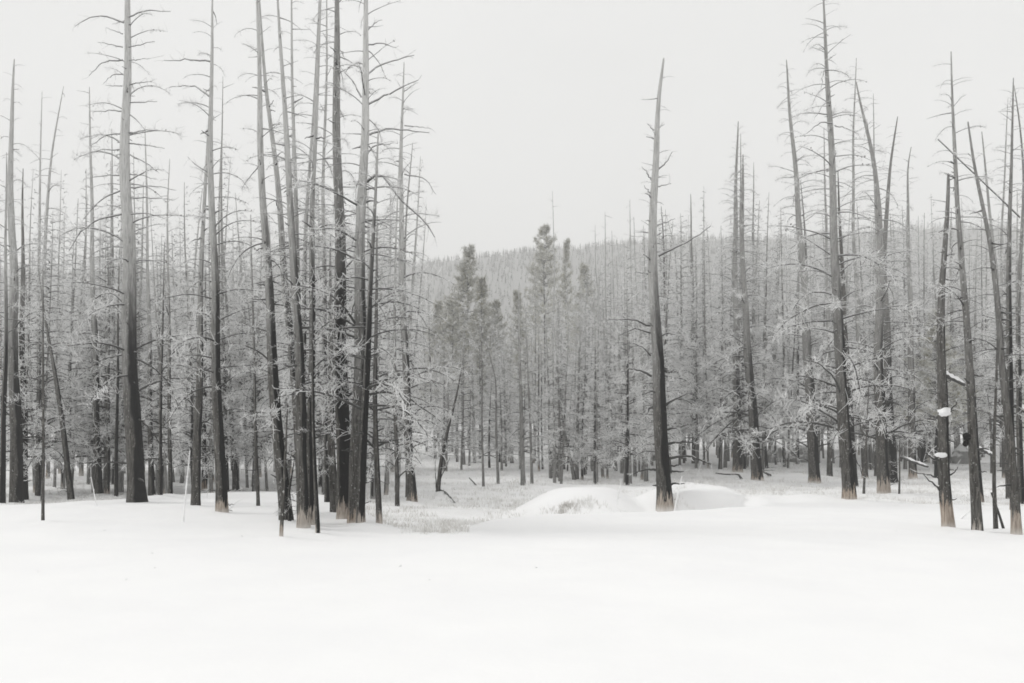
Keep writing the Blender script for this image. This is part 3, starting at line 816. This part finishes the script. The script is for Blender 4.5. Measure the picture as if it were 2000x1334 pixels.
tree('blackest straight trunk at the right edge of the picture', [(1982, 1000), (1976, 850), (1972, 700), (1972, 540), (1977, 360), (1983, 150)], 16, .35, 1.0, .55, n=44, Lmax=1.6, zb=.2, frosty=.55)
tree('dark curved trunk touching the right border', [(1996, 985), (1990, 840), (1987, 650), (1992, 480), (1999, 350), (1990, 250), (1977, 170)], 13, 0, 1.1, .5, n=36, Lmax=1.6, zb=.2, frosty=.55)
tree('slim dark stem between the pole and the burl bearing pine', [(1939, 925), (1936, 860), (1929, 780), (1925, 760)], 8, 0, .6, .5, n=10, Lmax=1.0, zb=.2, frosty=.7)
tree('slender bare whip high at the right behind the leaning pole', [(1962, 935), (1958, 700), (1957, 480), (1968, 260), (1972, 190)], 9, .3, .3, .9, n=36, Lmax=1.7, zb=.3, frosty=.6)

# burl on the bent pine
def lump(name, loc, sx, sy, sz, mat, seed=0, parent=None, n=10):
    mb = MB()
    u = np.linspace(0, np.pi, n); v = np.linspace(0, 2 * np.pi, n + 4)[:-1]
    U, V = np.meshgrid(u, v, indexing='ij')
    X = np.sin(U) * np.cos(V); Yy = np.sin(U) * np.sin(V); Z = np.cos(U)
    rr = 1 + 0.6 * (vnoise(X * 1.6 + seed * 3, Yy * 1.6 + Z * 1.9, seed) - 0.5) + 0.3 * (vnoise(X * 4 + seed, Yy * 4 + Z * 4.3, seed + 1) - 0.5)
    rr[0] = rr[0].mean(); rr[-1] = rr[-1].mean()
    pts = np.stack([X * rr * sx, Yy * rr * sy, Z * rr * sz], -1).reshape(-1, 3)
    m = len(v)
    i = np.arange(n - 1)[:, None] * m; j = np.arange(m)[None]; k = (np.arange(m) + 1)[None] % m
    mb.add(pts, np.stack([i + j, i + m + j, i + m + k, i + k], -1).reshape(-1, 4))
    return link(name, mb.mesh(name, [mat]), parent, loc)

p = at(1888, 853, t6.location.y - 0.06) - t6.location
lump('burl', p, .10, .10, .09, M_CHAR, 4, t6)
p = at(1886, 866, t6.location.y - 0.06) - t6.location
lump('burl', p, .075, .08, .085, M_CHAR, 5, t6)

# snow lumps caught on the crooked snag
sy = snag.location.y
tag(lump('snow_lump', at(1843, 803, sy - 0.12), .19, .17, .12, M_SNOWCLUMP, 1, n=18), 'round white snow lump in the branch fork of the crooked snag', 'snow lump')
tag(lump('snow_lump', at(1837, 889, sy - 0.16), .15, .13, .06, M_SNOWCLUMP, 2, n=16), 'small flat snow lump on the trunk low on crooked snag', 'snow lump')

# sticks standing or lying in the snow
def stick(name, label, pts, w, cat='stick', base=None, lie=False):
    X, Y, Z = ground_at(*pts[0]) if base is None else base
    if lie:
        w3 = []
        for px, py in pts:
            gx, gy, g_ = ground_at(px, py)
            w3.append(np.array((gx - X, gy - Y, g_ - Z + 0.03)))
    else:
        w3 = [np.array(at(px, py, Y)) - np.array((X, Y, Z)) for px, py in pts]
        w3.insert(0, w3[0] + (w3[0] - w3[1]) / (np.linalg.norm(w3[0] - w3[1]) + 1e-6) * 0.2)
    r = w / F * Y / 2
    mb = MB()
    P = catmull(w3, 12)
    mb.tubes(P[None], (r * np.linspace(1, 0.5, 12))[None], 6, 0 if label.startswith('dark') or lie else 1)
    n = 5
    i0 = rng.integers(4, 12, n)
    dd = unit(rng.normal(0, 1, (n, 3)))
    s = np.linspace(0, 1, 4)[None, :, None]
    mb.tubes(P[i0][:, None] + dd[:, None] * s * rng.uniform(0.05, 0.18, n)[:, None, None], np.full((n, 4), 0.007), 3, 1)
    o = link(name, mb.mesh(name, BR_MATS), None, (X, Y, Z))
    tag(o, label, cat)
    return o

stick('bare_stick', 'thin pale stick leaning in the snow left of the straight grey pine', [(358, 1020), (363, 960), (368, 910), (371, 880)], 4)
stick('bare_stick', 'tiny twig poking from snow under the left leaning dead pine', [(189, 988), (183, 960), (178, 932)], 2.5)
stick('bare_stick', 'curved thin stick on the drift left of the lone snag', [(1206, 994), (1207, 968), (1214, 936)], 2.5)
stick('bare_stick', 'slanting thin stick right beside the foot of lone snag', [(1317, 998), (1325, 960), (1332, 930)], 3)
stick('bare_stick', 'dark stick leaning across the smooth grey pole at right', [(1961, 1036), (1950, 1000), (1936, 962)], 6)
stick('bare_stick', 'short forked stick on the snow left of the burl bearing pine', [(1876, 1013), (1888, 1003), (1898, 994)], 5)
stick('bare_stick', 'dark splinter jutting from the frosted clearing', [(930, 948), (923, 940), (916, 933)], 3.5)
stick('fallen_branch', 'bowed fallen branch on the snow by the small leaning tree', [(858, 958), (868, 961), (879, 972), (888, 983)], 4, 'fallen branch', lie=True)
stick('fallen_branch', 'dark branch lying on frosted grass before the flared foot pine', [(1448, 936), (1442, 928), (1420, 929), (1398, 925)], 5, 'fallen branch', lie=True)
stick('fallen_branch', 'frosted branch fallen in the grass below the tallest right pine', [(1504, 930), (1492, 924), (1486, 920)], 6, 'fallen branch', lie=True)

# fallen logs and boulders in the right thicket
def log(label, a_, b_, Y, r, snow=True, dy=0.0):
    A = np.array(at(*a_, Y)); B = np.array(at(*b_, Y + dy))
    o = link('fallen_log', None)
    o.location = A
    tag(o, label, 'fallen log')
    mb = MB()
    P = np.linspace(np.zeros(3), B - A, 10) + rng.normal(0, r * .08, (10, 3))
    mb.tubes(P[None], np.full((1, 10), r) * np.linspace(1, .7, 10), 8, 0)
    link('wood', mb.mesh('log_wood', BR_MATS), o)
    if snow:
        mb = MB()
        P2 = P + np.array([0, 0, r * .75])
        rr = r * np.linspace(1, .7, 10) * rng.uniform(.6, 1.5, 10)
        rr[0] = rr[-1] = r * .15
        mb.tubes(P2[None], rr[None], 8, 0)
        link('snow_cap', mb.mesh('log_snow_cap', [M_SNOWCLUMP]), o)
    return o

log('snow capped log leaning behind the crooked snag', (1838, 728), (1884, 752), 46, .11)
log('snow capped log end showing at the right border', (1984, 792), (2016, 812), 44, .11)
log('snow capped log low behind the burl bearing pine', (1908, 875), (1942, 890), 52, .09)
log('long snowy log between the dark stub and tan footed pine', (1760, 893), (1812, 912), 54, .08, dy=1.5)
log('bare diagonal pole leaning across the right tree tops', (1992, 424), (1832, 272), 37, .032, snow=False, dy=-1)

def boulder(label, px, py, wpx, hpx, seed):
    X, Y, Z = ground_at(px, py)
    o = lump('boulder', (X, Y, Z + hpx / F * Y * .3), wpx / F * Y / 2, wpx / F * Y / 2.4, hpx / F * Y * .72, M_ROCK, seed, n=16)
    tag(o, label, 'boulder')
boulder('rounded grey boulder with frosted crown among the right pines', 1558, 901, 52, 34, 11)
boulder('smaller dark boulder left of the grey one among right pines', 1510, 903, 36, 30, 12)
boulder('snow topped boulder behind the burl bearing pine', 1880, 905, 46, 30, 13)

# ------------------------------------------------------------------ frosted pines of the thicket (repeat)
def crown_mesh(r, H, n, Lmax, dens, z0=0.12, shape=0.7, rad=1.3, tw=0.42, hooks=1.0):
    mb = MB()
    az = r.uniform(0, 6.28)
    for q in range(n):
        u = (q + r.uniform(0, 1)) / n
        z = H * (z0 + (0.99 - z0) * u)
        az += 2.4 + r.uniform(-.5, .5)
        Lb = max(0.25, Lmax * ((1 - u) ** shape * .9 + .1) * r.uniform(.5, 1.15))
        polys = branch_polys(r, Lb, r.uniform(0.0, .55), r.uniform(.4, 1.2), dens, tw, rad, hooks=hooks, k=7, mainr=1.35)
        ca, sa = math.cos(az), math.sin(az)
        M = np.eye(4)
        M[:3, :3] = [[ca, -sa, 0], [sa, ca, 0], [0, 0, 1]]
        M[:3, 3] = (0, 0, z)
        put(mb, polys, M)
    return mb.mesh('frosted_crown', BR_MATS)

CROWNS = [crown_mesh(rng, 12.0, int(rng.integers(78, 96)), rng.uniform(2.0, 2.7), 15, tw=.34, hooks=1.1, rad=1.2) for _ in range(6)]
THIN = [crown_mesh(rng, 12.0, 70, rng.uniform(1.2, 1.7), 18, z0=.12, tw=.34, hooks=1.1, rad=1.2) for _ in range(4)]
SPIRE = [crown_mesh(rng, 12.0, 46, rng.uniform(.7, 1.1), 9, z0=.2, tw=.26, hooks=.8, rad=1.1) for _ in range(4)]
TRUNKS = []
for i in range(8):
    k = 6
    bend = np.cumsum(rng.normal(0, .06, (k, 2)), 0); bend -= bend[0]
    pts = [(bend[j, 0], bend[j, 1], -0.4 + 12.4 * j / (k - 1)) for j in range(k)]
    TRUNKS.append(trunk_mesh(pts, .10, .012, rings=16, sides=8, name='slim_pine_trunk')[0])

ENV = ([0, 120, 250, 330, 420, 520, 650, 760, 840, 880, 960, 1060, 1150, 1250, 1330, 1450, 1520, 1620, 1720, 1830, 1930, 2000],
       [380, 430, 400, 450, 440, 420, 330, 380, 540, 600, 590, 560, 540, 470, 400, 370, 430, 390, 400, 430, 420, 380])

used = []
def frosted(px, D, top, name, crowns, label, group, cat, wide=1.0):
    X = (px - 1000) / F * D
    Z = gz(X, D)
    H = EYE + (HZ - top) / F * D - Z
    H = min(max(H, 3.5), 19)
    o = link(name, None)
    o.location = (X, D, Z)
    o.rotation_euler = (rnd.gauss(0, .03), rnd.gauss(0, .035), rnd.uniform(0, 6.28))
    tag(o, label, cat, group)
    tr = link('trunk', rnd.choice(TRUNKS), o)
    rs = rnd.uniform(.6, 1.2) * (H / 12) ** .5
    tr.scale = (rs, rs, H / 12)
    tr.color = (0.12 if rnd.random() < .25 else 0, rnd.uniform(.0, .4), rnd.uniform(.5, .85) if px > 1290 else rnd.uniform(.7, 1.0), rnd.uniform(.1, .5))
    c = link('crown', rnd.choice(crowns), o)
    c['kind'] = 'stuff'
    cs = rnd.uniform(.75, 1.1) * (H / 12) ** .6 * wide
    c.scale = (cs, cs, H / 12)
    c.rotation_euler = (0, 0, rnd.uniform(0, 6.28))
    return o

def scatter(count, lo, hi, dmin, dmax, name, crowns, label, group, cat, jitter=(-20, 130), gap=1.1, wide=1.0):
    made = 0
    tries = 0
    while made < count and tries < count * 40:
        tries += 1
        px = rnd.uniform(lo, hi)
        D = rnd.uniform(dmin ** .5, dmax ** .5) ** 2
        X = (px - 1000) / F * D
        if D < float(edge(np.array(X))) + 2.5:
            continue
        if 790 < px < 1060 and D < 66:
            continue
        if 1040 < px < 1300 and D < 44:
            continue
        if px > 1310 and D < 66:
            continue
        if any((X - a) ** 2 + (D - c) ** 2 < gap ** 2 for a, c in used):
            continue
        used.append((X, D))
        top = np.interp(px, *ENV) + rnd.uniform(*jitter)
        frosted(px, D, top, name, crowns, label, group, cat, wide)
        made += 1

scatter(62, -60, 830, 42, 72, 'frosted_pine', CROWNS, 'bare frosted pine in the thicket behind the left and middle trunks', 'frosted pines of the left thicket', 'frosted tree')
scatter(64, 850, 1290, 52, 88, 'frosted_pine', THIN, 'thin frosted pine in the young stand beyond the clearing', 'frosted pines beyond the clearing', 'frosted tree', jitter=(-10, 130), wide=1.15)
scatter(66, 1280, 2060, 58, 96, 'frosted_pine', CROWNS, 'bare frosted pine in the thicket behind the right trunks', 'frosted pines of the right thicket', 'frosted tree')
scatter(60, -80, 2080, 75, 125, 'frosted_pine', CROWNS, 'distant bare frosted pine deep in the wood', 'frosted pines deep in the wood', 'frosted tree', jitter=(10, 120), gap=2.2, wide=1.2)

scatter(48, 1290, 2040, 60, 90, 'bare_spire', SPIRE, 'thin bare spire', 'bare spires over the right thicket', 'bare spire', jitter=(-190, -10), gap=.8)
scatter(36, -40, 840, 43, 70, 'bare_spire', SPIRE, 'thin bare spire', 'bare spires over the left thicket', 'bare spire', jitter=(-150, 30), gap=.8)
scatter(26, 1040, 1290, 56, 80, 'bare_spire', SPIRE, 'thin bare spire', 'bare spires by the drift', 'bare spire', jitter=(-40, 120), gap=.7)
# every thicket tree is named by the big trunk it stands to the right of, counted from that trunk
ANCH = sorted([(0, 'left border'), (33, 'leftmost pale full trunk'), (268, 'tallest left pine'), (434, 'orange footed pine'), (561, 'long leaning pine'), (676, 'darkest thick trunk'),
               (806, 'forked top pine'), (944, 'darkest hair thin stem'), (1022, 'thickest centre stem'), (1122, 'leaning stem behind the drift'), (1216, 'dark thin trunk'), (1300, 'lone thick snag'), (1357, 'medium grey pine'),
               (1441, 'pale flared foot pine'), (1592, 'left leaning slender pine'), (1660, 'tallest right pine'), (1727, 'tan footed dark pine'), (1783, 'pine with forked whip top'),
               (1853, 'crooked broken snag'), (1910, 'burl bearing pine'), (1982, 'blackest straight trunk')])
ORD = ['first', 'second', 'third', 'fourth', 'fifth', 'sixth', 'seventh', 'eighth', 'ninth', 'tenth', 'eleventh', 'twelfth', 'thirteenth', 'fourteenth', 'fifteenth', 'sixteenth', 'seventeenth', 'eighteenth', 'nineteenth', 'twentieth']
cnt = {}
scat = [(1000 + o.location.x / o.location.y * F, o) for o in bpy.data.objects if o.get('category') in ('frosted tree', 'bare spire')]
for px, o in sorted(scat, key=lambda q: q[0]):
    an = [q for q in ANCH if q[0] <= px]
    an = an[-1][1] if an else 'left edge of the view'
    adj = 'thin bare' if o['category'] == 'bare spire' else 'deep set' if o['group'].endswith('deep in the wood') else ('slim' if 'clearing' in o['group'] else 'nearer')
    q = cnt.get((adj, an), 0)
    cnt[(adj, an)] = q + 1
    o['label'] = '%s %s %s to the right of the %s' % (ORD[min(q, 19)], adj, 'spire' if adj == 'thin bare' else 'frosted pine', an)

# ------------------------------------------------------------------ living green pines
def green_crown(r, H, Rm, n, z0=0.3, dome=0.6):
    mb = MB()
    for q in range(n):
        u = r.uniform(0, 1) ** .9
        z = H * (z0 + (1 - z0) * u)
        az = r.uniform(0, 6.28)
        Lb = max(.3, Rm * (1 - u) ** dome * r.uniform(.5, 1.15))
        p0 = r.uniform(.0, .6)
        ca, sa = math.cos(az), math.sin(az)
        tip = np.array([ca * Lb * math.cos(p0), sa * Lb * math.cos(p0), Lb * math.sin(p0) * .6])
        base = np.array([0, 0, z])
        s = np.linspace(0, 1, 5)[:, None]
        P = base + tip * s + np.array([0, 0, .12 * Lb]) * s ** 2
        mb.tubes(P[None], (0.028 * (1 - .8 * s[:, 0]))[None], 4, 0)
        m = int(14 + 15 * Lb)
        ss = r.uniform(.35, 1.05, m)
        c = base + tip * ss[:, None] + np.array([0, 0, .12 * Lb]) * (ss ** 2)[:, None] + r.normal(0, .08, (m, 3))
        # each clump is a fan of needle sprays
        for f in range(3):
            d = unit(r.normal(0, 1, (m, 3)) + np.array([ca * .6, sa * .6, .5]))
            sd = unit(np.cross(d, r.normal(0, 1, (m, 3))))
            ln = r.uniform(.14, .34, m)[:, None]; w = .022
            V = np.stack([c - sd * w, c + sd * w, c + d * ln], 1)
            mb.add(V.reshape(-1, 3), np.arange(m * 3).reshape(-1, 3), 1)
    return mb.mesh('needle_crown', [M_BRANCH, M_NEEDLE])

GREEN = [green_crown(rng, 12, 3.0, 150, .28, .75), green_crown(rng, 12, 2.7, 140, .25, .9), green_crown(rng, 12, 2.9, 120, .3, .5)]
gl = [
    (915, 486, 96, 'olive green pine, tallest left one beyond the clearing', 0, 1.15), (940, 545, 92, 'broad olive pine right beside the tallest left green one', 1, 1.1),
    (884, 590, 90, 'low olive pine at the left side of the green group', 2, 1.1), (968, 590, 94, 'yellowish pine on the right of the left green group', 0, .9),
    (1065, 445, 120, 'bushy topped green pine poking over the hill skyline', 2, .9), (1107, 470, 126, 'narrow green pine right of the bushy topped one', 1, .7),
    (1142, 520, 112, 'dull green pine left of the skyline whips', 0, 1.0), (855, 590, 98, 'dim green pine half hidden by frosted boughs, left of all', 1, 1.1),
    (1010, 570, 104, 'greyish green pine between the two green groups', 1, .9), (1828, 610, 62, 'dark green pine deep in the right thicket by the snow capped log', 0, 1.0)]
for px, top, D, lb, ci, wd in gl:
    X = (px - 1000) / F * D
    Z = gz(X, D)
    H = EYE + (HZ - top) / F * D - Z
    o = link('green_pine', None)
    o.location = (X, D, Z)
    o.rotation_euler = (0, 0, rnd.uniform(0, 6))
    tag(o, lb, 'pine tree', 'living green pines')
    tr = link('trunk', TRUNKS[ci], o); tr.scale = (1.15, 1.15, H / 12 * .97); tr.color = (0, .8, .3, 1)
    c = link('crown', GREEN[ci], o); c['kind'] = 'stuff'
    c.scale = (wd * (H / 12) ** .5, wd * (H / 12) ** .5, H / 12)

# ------------------------------------------------------------------ far hillside wood (one mass)
mb = MB()
nf = 15000
D = rng.uniform(185 ** .5, 735 ** .5, nf) ** 2
X = rng.uniform(-.62, .62, nf) * D
open_ = vnoise(X / 45, D / 45, 21)
keep = (open_ > .16) | (D > 420)
X, D = X[keep], D[keep]
Z = terrain(X, D)
Hh = rng.uniform(4, 7.5, len(X)) * np.interp(D, [200, 500], [1, .62]); Rr = Hh * rng.uniform(.14, .24, len(X))
kk = 20
u = np.tile(np.linspace(.12, .97, kk), (len(X), 1)) + rng.normal(0, .02, (len(X), kk))
az = rng.uniform(0, 6.28, (len(X), kk))
rad = Rr[:, None] * np.clip(1 - u, 0, 1) ** .75 * rng.uniform(.6, 1.3, (len(X), kk)) + .08
c = np.stack([np.repeat(X[:, None], kk, 1), np.repeat(D[:, None], kk, 1), Z[:, None] + Hh[:, None] * u], -1)
tip = c + np.stack([np.cos(az) * rad, np.sin(az) * rad, -.25 * rad], -1)
upv = c + np.stack([np.cos(az + 1.2) * rad * .3, np.sin(az + 1.2) * rad * .3, Hh[:, None] * .09 + 0 * az], -1)
lo = c - np.stack([np.cos(az + 1.9) * rad * .3, np.sin(az + 1.9) * rad * .3, Hh[:, None] * .05 + 0 * az], -1)
V = np.stack([lo, tip, upv], 2).reshape(-1, 3)
mb.add(V, np.arange(len(V)).reshape(-1, 3), 0)
tp = np.stack([np.stack([X, D, Z - .3], -1), np.stack([X, D, Z + Hh * .5], -1), np.stack([X, D, Z + Hh * 1.02], -1)], 1)
mb.tubes(tp, np.stack([Hh * .013, Hh * .009, Hh * .002], 1), 3, 0)
far = link('hillside_wood', mb.mesh('hillside_wood', [M_FAR], smooth=False))
tag(far, 'hazy wood covering the hill behind the trees', 'wood', None, 'stuff')

# ------------------------------------------------------------------ frosted meadow grass
def blades(X, Y, per, hmin, hmax, w, spread):
    n = len(X)
    x = np.repeat(X, per) + rng.normal(0, spread, n * per)
    y = np.repeat(Y, per) + rng.normal(0, spread, n * per)
    z = terrain(x, y) - .02
    h = rng.uniform(hmin, hmax, n * per)
    a = rng.uniform(0, 6.28, n * per)
    ln = rng.normal(0, .5, (n * per, 2)) * h[:, None]
    b0 = np.stack([x - np.cos(a) * w, y - np.sin(a) * w, z], -1)
    b1 = np.stack([x + np.cos(a) * w, y + np.sin(a) * w, z], -1)
    mid = np.stack([x + ln[:, 0] * .35, y + ln[:, 1] * .35, z + h * .65], -1)
    tp = np.stack([x + ln[:, 0], y + ln[:, 1], z + h], -1)
    o = np.stack([np.cos(a) * w * .7, np.sin(a) * w * .7, 0 * a], -1)
    V = np.stack([b0, b1, mid + o, mid - o, tp], 1).reshape(-1, 3)
    i = np.arange(n * per) * 5
    return V, np.stack([i, i + 1, i + 2, i + 3], -1), np.stack([i + 3, i + 2, i + 4], -1)

n = 15000
D = rng.uniform(25.5 ** .5, 75 ** .5, n) ** 2
X = rng.uniform(-.56, .56, n) * D
ok = (D > edge(X) + .5) & (vnoise(X / 2.2, D / 2.2, 31) + .5 * vnoise(X / .7, D / .7, 32) > .62)
ok &= (1 - bumpf(X, D, 2.9, 36.6, 3.6, 4.2)) * (1 - bumpf(X, D, 6.4, 36.9, 2.5, 2.6)) > .5
X, D = X[ok], D[ok]
mb = MB()
V, q4, q3 = blades(X, D, 6, .05, .2, .011, .16)
mb.add(V, q4); mb.n = 0; mb.add(np.zeros((0, 3)), q3); mb.n = len(V); mb.v = [V]
# denser tufts hanging over the undercut banks
spots = []
for px, py, k_, sx_, sy_ in ((885, 1024, 60, .7, .5), (850, 1040, 40, .5, .2), (1130, 988, 45, .5, .25), (1100, 990, 20, .4, .2), (1338, 988, 50, .45, .2), (1500, 960, 30, .6, .4), (985, 985, 25, .8, .5), (1375, 945, 40, 1.2, .6), (1480, 950, 40, .8, .8)):
    gx, gy, _ = ground_at(px, py)
    spots += [(gx + rng.normal(0, sx_), gy + rng.normal(0, sy_)) for _ in range(k_)]
sp = np.array(spots)
V, q4, q3 = blades(sp[:, 0], sp[:, 1], 9, .06, .24, .009, .08)
n0 = mb.n
mb.v.append(V); mb.f4.append(q4 + n0); mb.m4.append(np.zeros(len(q4))); mb.f3.append(q3 + n0); mb.m3.append(np.zeros(len(q3))); mb.n += len(V)
gr = link('frosted_grass', mb.mesh('frosted_grass', [M_GRASS], smooth=False))
tag(gr, 'frosted meadow grass between the snow bank and the wood', 'grass', None, 'stuff')

# snow banked a little against the feet of the near trunks
co = np.empty(len(gme.vertices) * 3, dtype=np.float32)
gme.vertices.foreach_get('co', co)
co = co.reshape(-1, 3)
for o in [o for o in bpy.data.objects if o.parent is None and o.name.split('.')[0] in ('dead_pine', 'dead_sapling') and o.location.y < 48]:
    d2 = (co[:, 0] - o.location.x - rnd.uniform(-.2, .2)) ** 2 + (co[:, 1] - o.location.y + .15) ** 2
    co[:, 2] += rnd.uniform(.03, .11) * np.exp(-d2 / rnd.uniform(.12, .45))
gme.vertices.foreach_set('co', co.ravel())
gme.update()

# bark flakes and twig bits blown over the snow
n = 36
X = rng.uniform(-16, 17, n); D = rng.uniform(16 ** .5, 36 ** .5, n) ** 2
ok = (D < edge(X)) & (np.abs(X) < .55 * D)
X, D = X[ok], D[ok]
a = rng.uniform(0, 6.28, len(X)); ln = rng.uniform(.01, .04, len(X))
dv = np.stack([np.cos(a) * ln, np.sin(a) * ln, rng.uniform(0, .3, len(X)) * ln], -1)
c = np.stack([X, D, terrain(X, D) + .012], -1)
mb = MB()
mb.tubes(np.stack([c - dv, c + [0, 0, .004], c + dv], 1), np.tile([[.002, .004, .0015]], (len(X), 1)), 3, 0)
tag(link('bark_litter', mb.mesh('bark_litter', BR_MATS)), 'tiny bark flakes and twig bits scattered on the snow', 'bark litter', None, 'stuff')

# ------------------------------------------------------------------ winter haze
hz = MB()
x0, x1, y0, y1, z0, z1 = -700, 700, -160, 1060, -70, 170
hz.add([(x0, y0, z0), (x1, y0, z0), (x1, y1, z0), (x0, y1, z0), (x0, y0, z1), (x1, y0, z1), (x1, y1, z1), (x0, y1, z1)],
       [(0, 3, 2, 1), (4, 5, 6, 7), (0, 1, 5, 4), (1, 2, 6, 5), (2, 3, 7, 6), (3, 0, 4, 7)])
MH = bpy.data.materials.new('winter_haze')
MH.use_nodes = True
MH.node_tree.nodes.clear()
ho = MH.node_tree.nodes.new('ShaderNodeOutputMaterial')
hv = MH.node_tree.nodes.new('ShaderNodeVolumePrincipled')
hv.inputs['Color'].default_value = (0.985, 0.985, 0.98, 1)
hv.inputs['Density'].default_value = 0.0010
MH.node_tree.links.new(hv.outputs[0], ho.inputs['Volume'])
haze = link('haze', hz.mesh('haze', [MH], smooth=False))
haze['kind'] = 'stuff'
